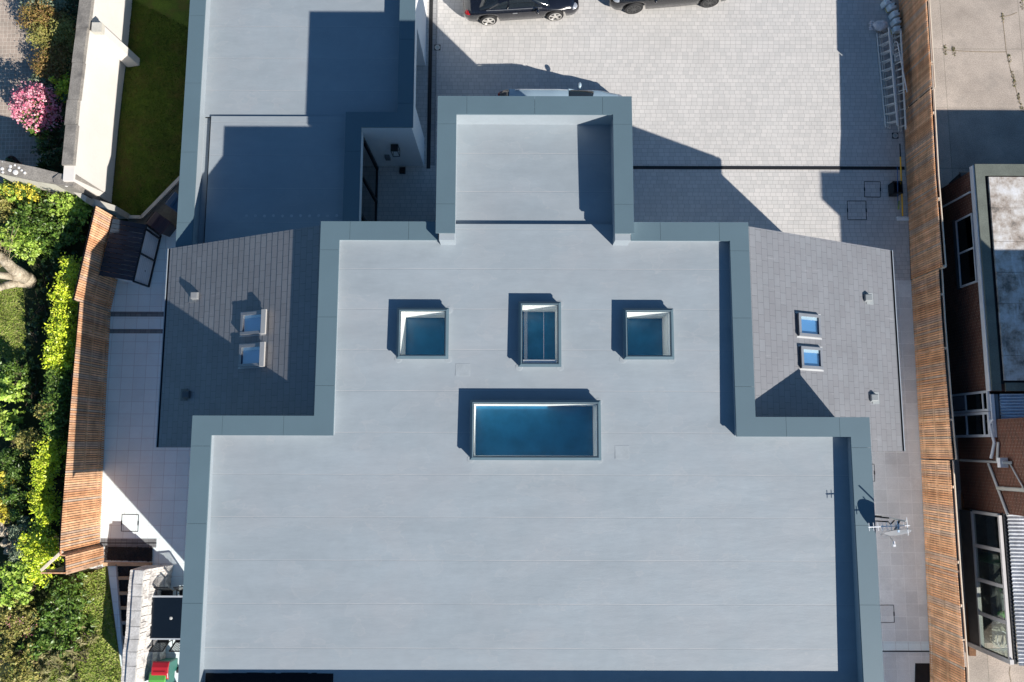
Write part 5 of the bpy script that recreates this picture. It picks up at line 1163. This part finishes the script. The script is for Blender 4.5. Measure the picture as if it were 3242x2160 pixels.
STEM = rough_mat('bark', (.10,.075,.05), .9, .3, 6, 40, .3)
def shrub(label, cat, blobs, kind, dens=1., size=.075, name='shrub', extra=None, blade=1.9, seed=None, group=None):
    "blobs: (px, py, rx, ry, height) as seen from above; radii in metres"
    bs = []
    for px, py, rx, ry, h in blobs:
        hd = cat == 'hedge'; p = U(px, py, h*(.85 if hd else .6)); bs.append((p.x, p.y, h*.5, rx, ry*(1.15 if hd else 1), h*.5))
    cx, cy = sum(b[0] for b in bs)/len(bs), sum(b[1] for b in bs)/len(bs)
    t = thing(name, label, cat, (cx, cy, 0), group)
    area = sum(b[3]*b[4]*(1+b[5]/max(b[3],b[4])) for b in bs); sd = seed if seed is not None else int(abs(cx*37+cy*91)*10) % 9999
    bs = [(b[0],b[1],b[2],b[3]*1.08,b[4]*1.08,b[5]) for b in bs]; leaves('foliage', MAT[kind], t, bs, int(min(26000, area*3.14*dens*3.4/(size*size)*.9)), size, sd, 9 if cat == 'hedge' else 22, None, blade, .3)
    rr = random.Random(sd)
    for b in bs:
        m = MB()
        for k in range(5):
            m.path([(b[0]+rr.uniform(-.1,.1)*b[3], b[1]+rr.uniform(-.1,.1)*b[4], 0), (b[0]+rr.uniform(-.4,.4)*b[3], b[1]+rr.uniform(-.4,.4)*b[4], b[2]*.9), (b[0]+rr.uniform(-.7,.7)*b[3], b[1]+rr.uniform(-.7,.7)*b[4], b[2]*1.5)], [.025,.016,.008], 5)
        m.build('stem', STEM, t)
    if extra: extra(t, bs, sd)
    return t
def flowers(kind, n, size, sp=1.0):
    def f(t, bs, sd):
        b2 = [(b[0], b[1], b[2]*1.1, b[3]*sp, b[4]*sp, b[5]*1.15) for b in bs]; leaves('blossom', MAT[kind], t, b2, n, size, sd+1, shell=.88, blade=1.2)
    return f
shrub('grey-green shrub at the very top edge beside the old paving', 'shrub', [(120,5,.75,.45,1.4),(180,15,.5,.45,1.3)], 'grey', 1, .07)
shrub('rust-brown shrub beside the shed wall, upper of three', 'shrub', [(130,60,.75,.62,1.5),(190,75,.5,.5,1.4)], 'rust', 1.2, .055)
shrub('olive and rust shrub, widest of the three brown ones', 'shrub', [(150,115,.75,.55,1.5),(205,110,.5,.6,1.6)], 'olive', 1.2, .055)
shrub('rust-brown shrub just above the pink blossom', 'shrub', [(165,200,.75,.8,1.3),(190,165,.5,.5,1.3)], 'rust', 1.2, .055)
shrub('small yellow-green bush between brown shrub and pink blossom', 'shrub', [(200,262,.38,.35,1.2),(205,295,.3,.3,1.1)], 'lime', 1, .07)
shrub('pale variegated bush touching the pink blossom', 'shrub', [(140,262,.45,.35,1.0),(115,245,.25,.25,1.)], 'grey', 1, .085)
shrub('round rhododendron covered in pink blossom', 'shrub', [(115,345,.66,.78,1.5)], 'mid', .7, .09, extra=flowers('pink', 2600, .075, 1.02))
shrub('bright green bush below the pink blossom', 'shrub', [(125,425,.4,.35,.9),(140,455,.3,.3,.8)], 'mid', 1, .08)
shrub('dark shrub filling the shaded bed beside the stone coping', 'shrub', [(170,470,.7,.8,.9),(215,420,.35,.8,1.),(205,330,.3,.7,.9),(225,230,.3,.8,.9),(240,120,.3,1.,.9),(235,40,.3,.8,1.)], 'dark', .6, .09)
def spiky(label, px, py, r, h, kind='dark', n=46, name='spiky_plant'):
    p = U(px,py,0); t = thing(name, label, 'plant', tuple(p)); m = MB(); rr = random.Random(px)
    for k in range(n):
        a = rr.uniform(0,6.28); l = r*rr.uniform(.6,1); e_ = h*rr.uniform(.3,1); d = Vector((math.cos(a),math.sin(a),0)); sd_ = Vector((-d.y,d.x,0))*.022
        q0, q1, q2 = p, p+d*l*.5+Vector((0,0,e_)), p+d*l+Vector((0,0,e_*.5))
        m.add([q0-sd_,q0+sd_,q1+sd_,q1-sd_,q2], [(0,1,2,3),(3,2,4)])
    m.build('blade', MAT[kind], t); return t
spiky('spiky sword-leaved plant in the shade by the lichen wall', 152, 540, .55, .5, 'dark')
def pot(px, py, r, label, col, water=False):
    p = U(px,py,.35); t = thing('plant_pot', label, 'pot', (p.x,p.y,0), 'pots on the old paving')
    MB().lathe((p.x,p.y,0), [(r*.7,0),(r,.36),(r*1.08,.36),(r*1.08,.42),(r*.9,.42),(r*.86,.36)], 22).build('pot', rough_mat('terracotta', col, .8), t); MB().lathe((p.x,p.y,.34), [(r*.85,0),(r*.8,.01)], 20).build('soil', SOIL, t)
    leaves('foliage', MAT['dark'], t, [(p.x,p.y,.45,r*.6,r*.6,.15)], 60, .06, px)
pot(38, 512, .2, 'dark terracotta pot with pale stone, against the lichen wall', (.10,.045,.03)); pot(92, 402, .16, 'terracotta pot under the pink blossom', (.32,.16,.11))

# garden below the lichen wall
shrub('yellow-flowered shrub growing against the lichen wall', 'shrub', [(110,600,.42,.36,1.5),(95,620,.35,.3,1.4)], 'mid', .8, .06, extra=flowers('gold', 900, .06))
shrub('tall loose green shrub left of the top of the batten fence', 'shrub', [(215,650,.8,.6,1.7),(255,640,.4,.45,1.4),(240,690,.45,.5,1.6)], 'fresh', .9, .085)
shrub('leafy green shrub with yellow tips at the left edge under the wall', 'shrub', [(25,590,.5,.4,1.2),(45,615,.5,.4,1.2)], 'fresh', .9, .085, extra=flowers('gold', 180, .06))
shrub('rusty yellow shrub at the left edge', 'shrub', [(12,640,.45,.5,1.3),(15,680,.4,.35,1.1)], 'olive', 1, .07)
shrub('bushy green shrub in the middle of the upper garden', 'shrub', [(90,700,.7,.55,1.4),(140,660,.6,.5,1.4),(150,730,.55,.5,1.3)], 'mid', 1, .085)
shrub('broad pale green shrub above the tree stump', 'shrub', [(75,770,.7,.55,1.3),(120,790,.4,.35,1.2),(40,740,.5,.4,1.2)], 'fresh', 1, .08)
shrub('glossy shrub between upper garden and timber fence', 'shrub', [(200,740,.55,.5,1.4),(170,780,.45,.4,1.2),(240,740,.3,.4,1.2)], 'mid', 1, .085)
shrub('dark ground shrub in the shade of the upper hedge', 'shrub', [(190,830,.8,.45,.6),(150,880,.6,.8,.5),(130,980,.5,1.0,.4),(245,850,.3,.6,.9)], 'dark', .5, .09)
# cut tree trunk
tt = thing('tree', 'pollarded old tree with thick pale forked trunk at the left edge', 'tree', tuple(U(85,890)))
m = MB(); BK = rough_mat('pale_bark', (.42,.36,.27), .9, .25, 5, 18, .35, bmp=.05, tint=(.20,.16,.11))
m.path([U(92,890,.1), U(80,880,.9), U(40,850,1.5), U(5,815,2.0), U(-60,780,2.6)], [.30,.26,.2,.17,.14], 12); m.path([U(88,893,.4), U(50,895,1.0), U(15,905,1.3), U(-50,930,1.7)], [.22,.17,.13,.10], 12)
m.path([U(80,880,.8), U(40,875,1.3), U(-20,870,1.8)], [.2,.15,.12], 10); m.build('trunk', BK, tt, smooth=True); m = MB(); rr = random.Random(9)
for k in range(60):
    p0 = U(rr.uniform(-5,25), rr.uniform(790,850), 1.7); m.path([p0, p0+Vector((rr.uniform(-.5,.7),rr.uniform(-.2,.9),rr.uniform(.2,.8)))], [.012,.004], 4)
m.build('twigs', rough_mat('dry_twig', (.36,.29,.18), .9), tt); leaves('crown', MAT['fresh'], tt, [tuple(U(30,760,2.0))+(.5,.35,.3), tuple(U(100,810,1.0))+(.3,.3,.3)], 260, .08, 5)
# hedge in three kinds, separate bushes one can tell apart
shrub('narrow clipped lime-yellow hedge along the west fence', 'hedge', [(212,840,0.40,0.40,2),(205,880,0.45,0.40,2),(195,930,0.53,0.50,2),(190,985,0.53,0.50,2),(182,1040,0.53,0.50,2),(176,1090,0.58,0.45,2),(168,1140,0.53,0.45,2)], 'lime', .8, .066, 'hedge')
shrub('middle green stretch of hedge with small leaves', 'hedge', [(172,1195,0.53,0.50,1.9),(168,1245,0.47,0.50,1.9),(160,1300,0.50,0.50,1.9),(155,1350,0.44,0.45,1.9)], 'mid', .9, .07, 'hedge')
shrub('olive shrub with arching fronds beside the hedge', 'shrub', [(158,1300,0.44,0.35,1.95),(100,1400,0.50,0.45,1.3),(85,1380,0.38,0.25,1.4)], 'olive', .8, .06)
shrub('golden-yellow hedge stretch below the green one', 'hedge', [(138,1420,0.43,0.40,1.9),(130,1465,0.41,0.45,1.9),(118,1520,0.38,0.45,1.9),(112,1580,0.44,0.45,1.8),(128,1630,0.44,0.45,1.8)], 'lime', .8, .066, 'hedge')
shrub('bright yellow bush by the fence brace', 'shrub', [(120,1710,0.56,0.50,1.8),(135,1760,0.62,0.50,1.8),(120,1810,0.44,0.40,1.6)], 'lime', .8, .066)
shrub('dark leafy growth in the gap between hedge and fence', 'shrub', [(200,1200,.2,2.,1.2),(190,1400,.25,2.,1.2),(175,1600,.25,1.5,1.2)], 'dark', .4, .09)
shrub('broad-leaved light green climber at the left edge', 'shrub', [(35,1240,.62,.7,1.1),(60,1200,.35,.4,1.1),(20,1330,.45,.55,1.),(40,1390,.4,.5,1.)], 'fresh', .9, .12)
shrub('small-leaved green bush left of the hedge top', 'shrub', [(25,1170,.6,.4,1.1),(60,1160,.3,.3,1.)], 'mid', 1, .07)
shrub('feathery shrub with lilac flowers left of the gold hedge', 'shrub', [(30,1460,.5,.5,.9),(55,1500,.4,.4,.9),(15,1530,.35,.4,.9)], 'mid', .8, .06, blade=4)
shrub('small golden bush low at the left edge', 'shrub', [(12,1520,.28,.4,1.),(10,1600,.4,.4,1.),(15,1640,.35,.3,1.)], 'gold', .8, .08)
shrub('dark green rounded bush beside the golden one', 'shrub', [(50,1570,.35,.4,1.2),(60,1630,.35,.35,1.1)], 'mid', .8, .07)
shrub('blue-green shrub beside the garden stones', 'shrub', [(70,1680,.42,.5,1.1),(75,1750,.45,.5,1.1)], 'grey', .9, .06)
shrub('broad green bush below the garden stones', 'shrub', [(60,1810,.65,.5,1.1),(30,1870,.5,.5,1.),(85,1870,.4,.5,1.)], 'fresh', .9, .1)
shrub('mottled pink-brown low shrub at the left edge', 'shrub', [(35,1930,.75,.5,.8),(80,1960,.5,.5,.8),(30,2000,.6,.5,.8)], 'olive', .9, .06, extra=flowers('pink', 120, .04))
shrub('leafy ground bush filling the middle of the lower garden', 'shrub', [(190,1870,.7,.5,.9),(230,1910,.6,.5,.8),(210,1970,.7,.5,.7),(170,1940,.5,.5,.8)], 'mid', .9, .08)
shrub('green clump sprawling below the end of the fence', 'shrub', [(150,2020,.6,.5,.7),(200,2040,.6,.5,.6),(240,1830,.4,.25,.7),(100,2060,.6,.5,.7)], 'mid', .8, .085)
shrub('long-bladed straw-coloured grass clump in the lower garden', 'grass clump', [(170,2090,.7,.45,.6),(250,2080,.6,.45,.5),(120,2140,.8,.45,.6),(220,2140,.8,.4,.5),(270,2020,.45,.5,.45)], 'straw', .6, .12, 'grass_clump', blade=7)
shrub('tangled olive shrub in the bottom left corner', 'shrub', [(35,2080,.8,.5,1.1),(50,2140,.8,.5,1.)], 'olive', .8, .07)
spiky('long-leaved plant at the foot of the gravel steps', 285, 1975, .5, .35, 'mid', 40); spiky('white-stemmed thistle in the bottom left corner', 25, 2095, .35, .5, 'grey', 24, 'thistle')
shrub('dark ivy under the hedge beside the left lawn', 'ivy', [(100,1250,.3,1.6,.5),(105,1050,.35,1.2,.3),(110,1500,.3,1.2,.6),(100,1600,.3,1.,.6),(150,1700,.4,.8,.6),(115,1950,.3,.8,.5)], 'dark', .4, .09, 'ivy')
RK = rough_mat('garden_rock', (.42,.36,.27), .9, .3, 4, 20, .3, bmp=.03)
for k, (x, y, r, lab) in enumerate(((8,1680,.30,'largest sandy rock at the left edge'),(10,1655,.2,'small sandy rock above the largest one'),(22,1720,.22,'grey-brown rock below the largest one'),(30,1745,.2,'lowest of the rocks among the bushes'))):
    p = U(x,y,.2); one(MB().blob((p.x,p.y,.12),(r,r*.8,.28),10,7,.22,k), 'rock', RK, lab, 'rock', (p.x,p.y,0), 'rocks in the garden')
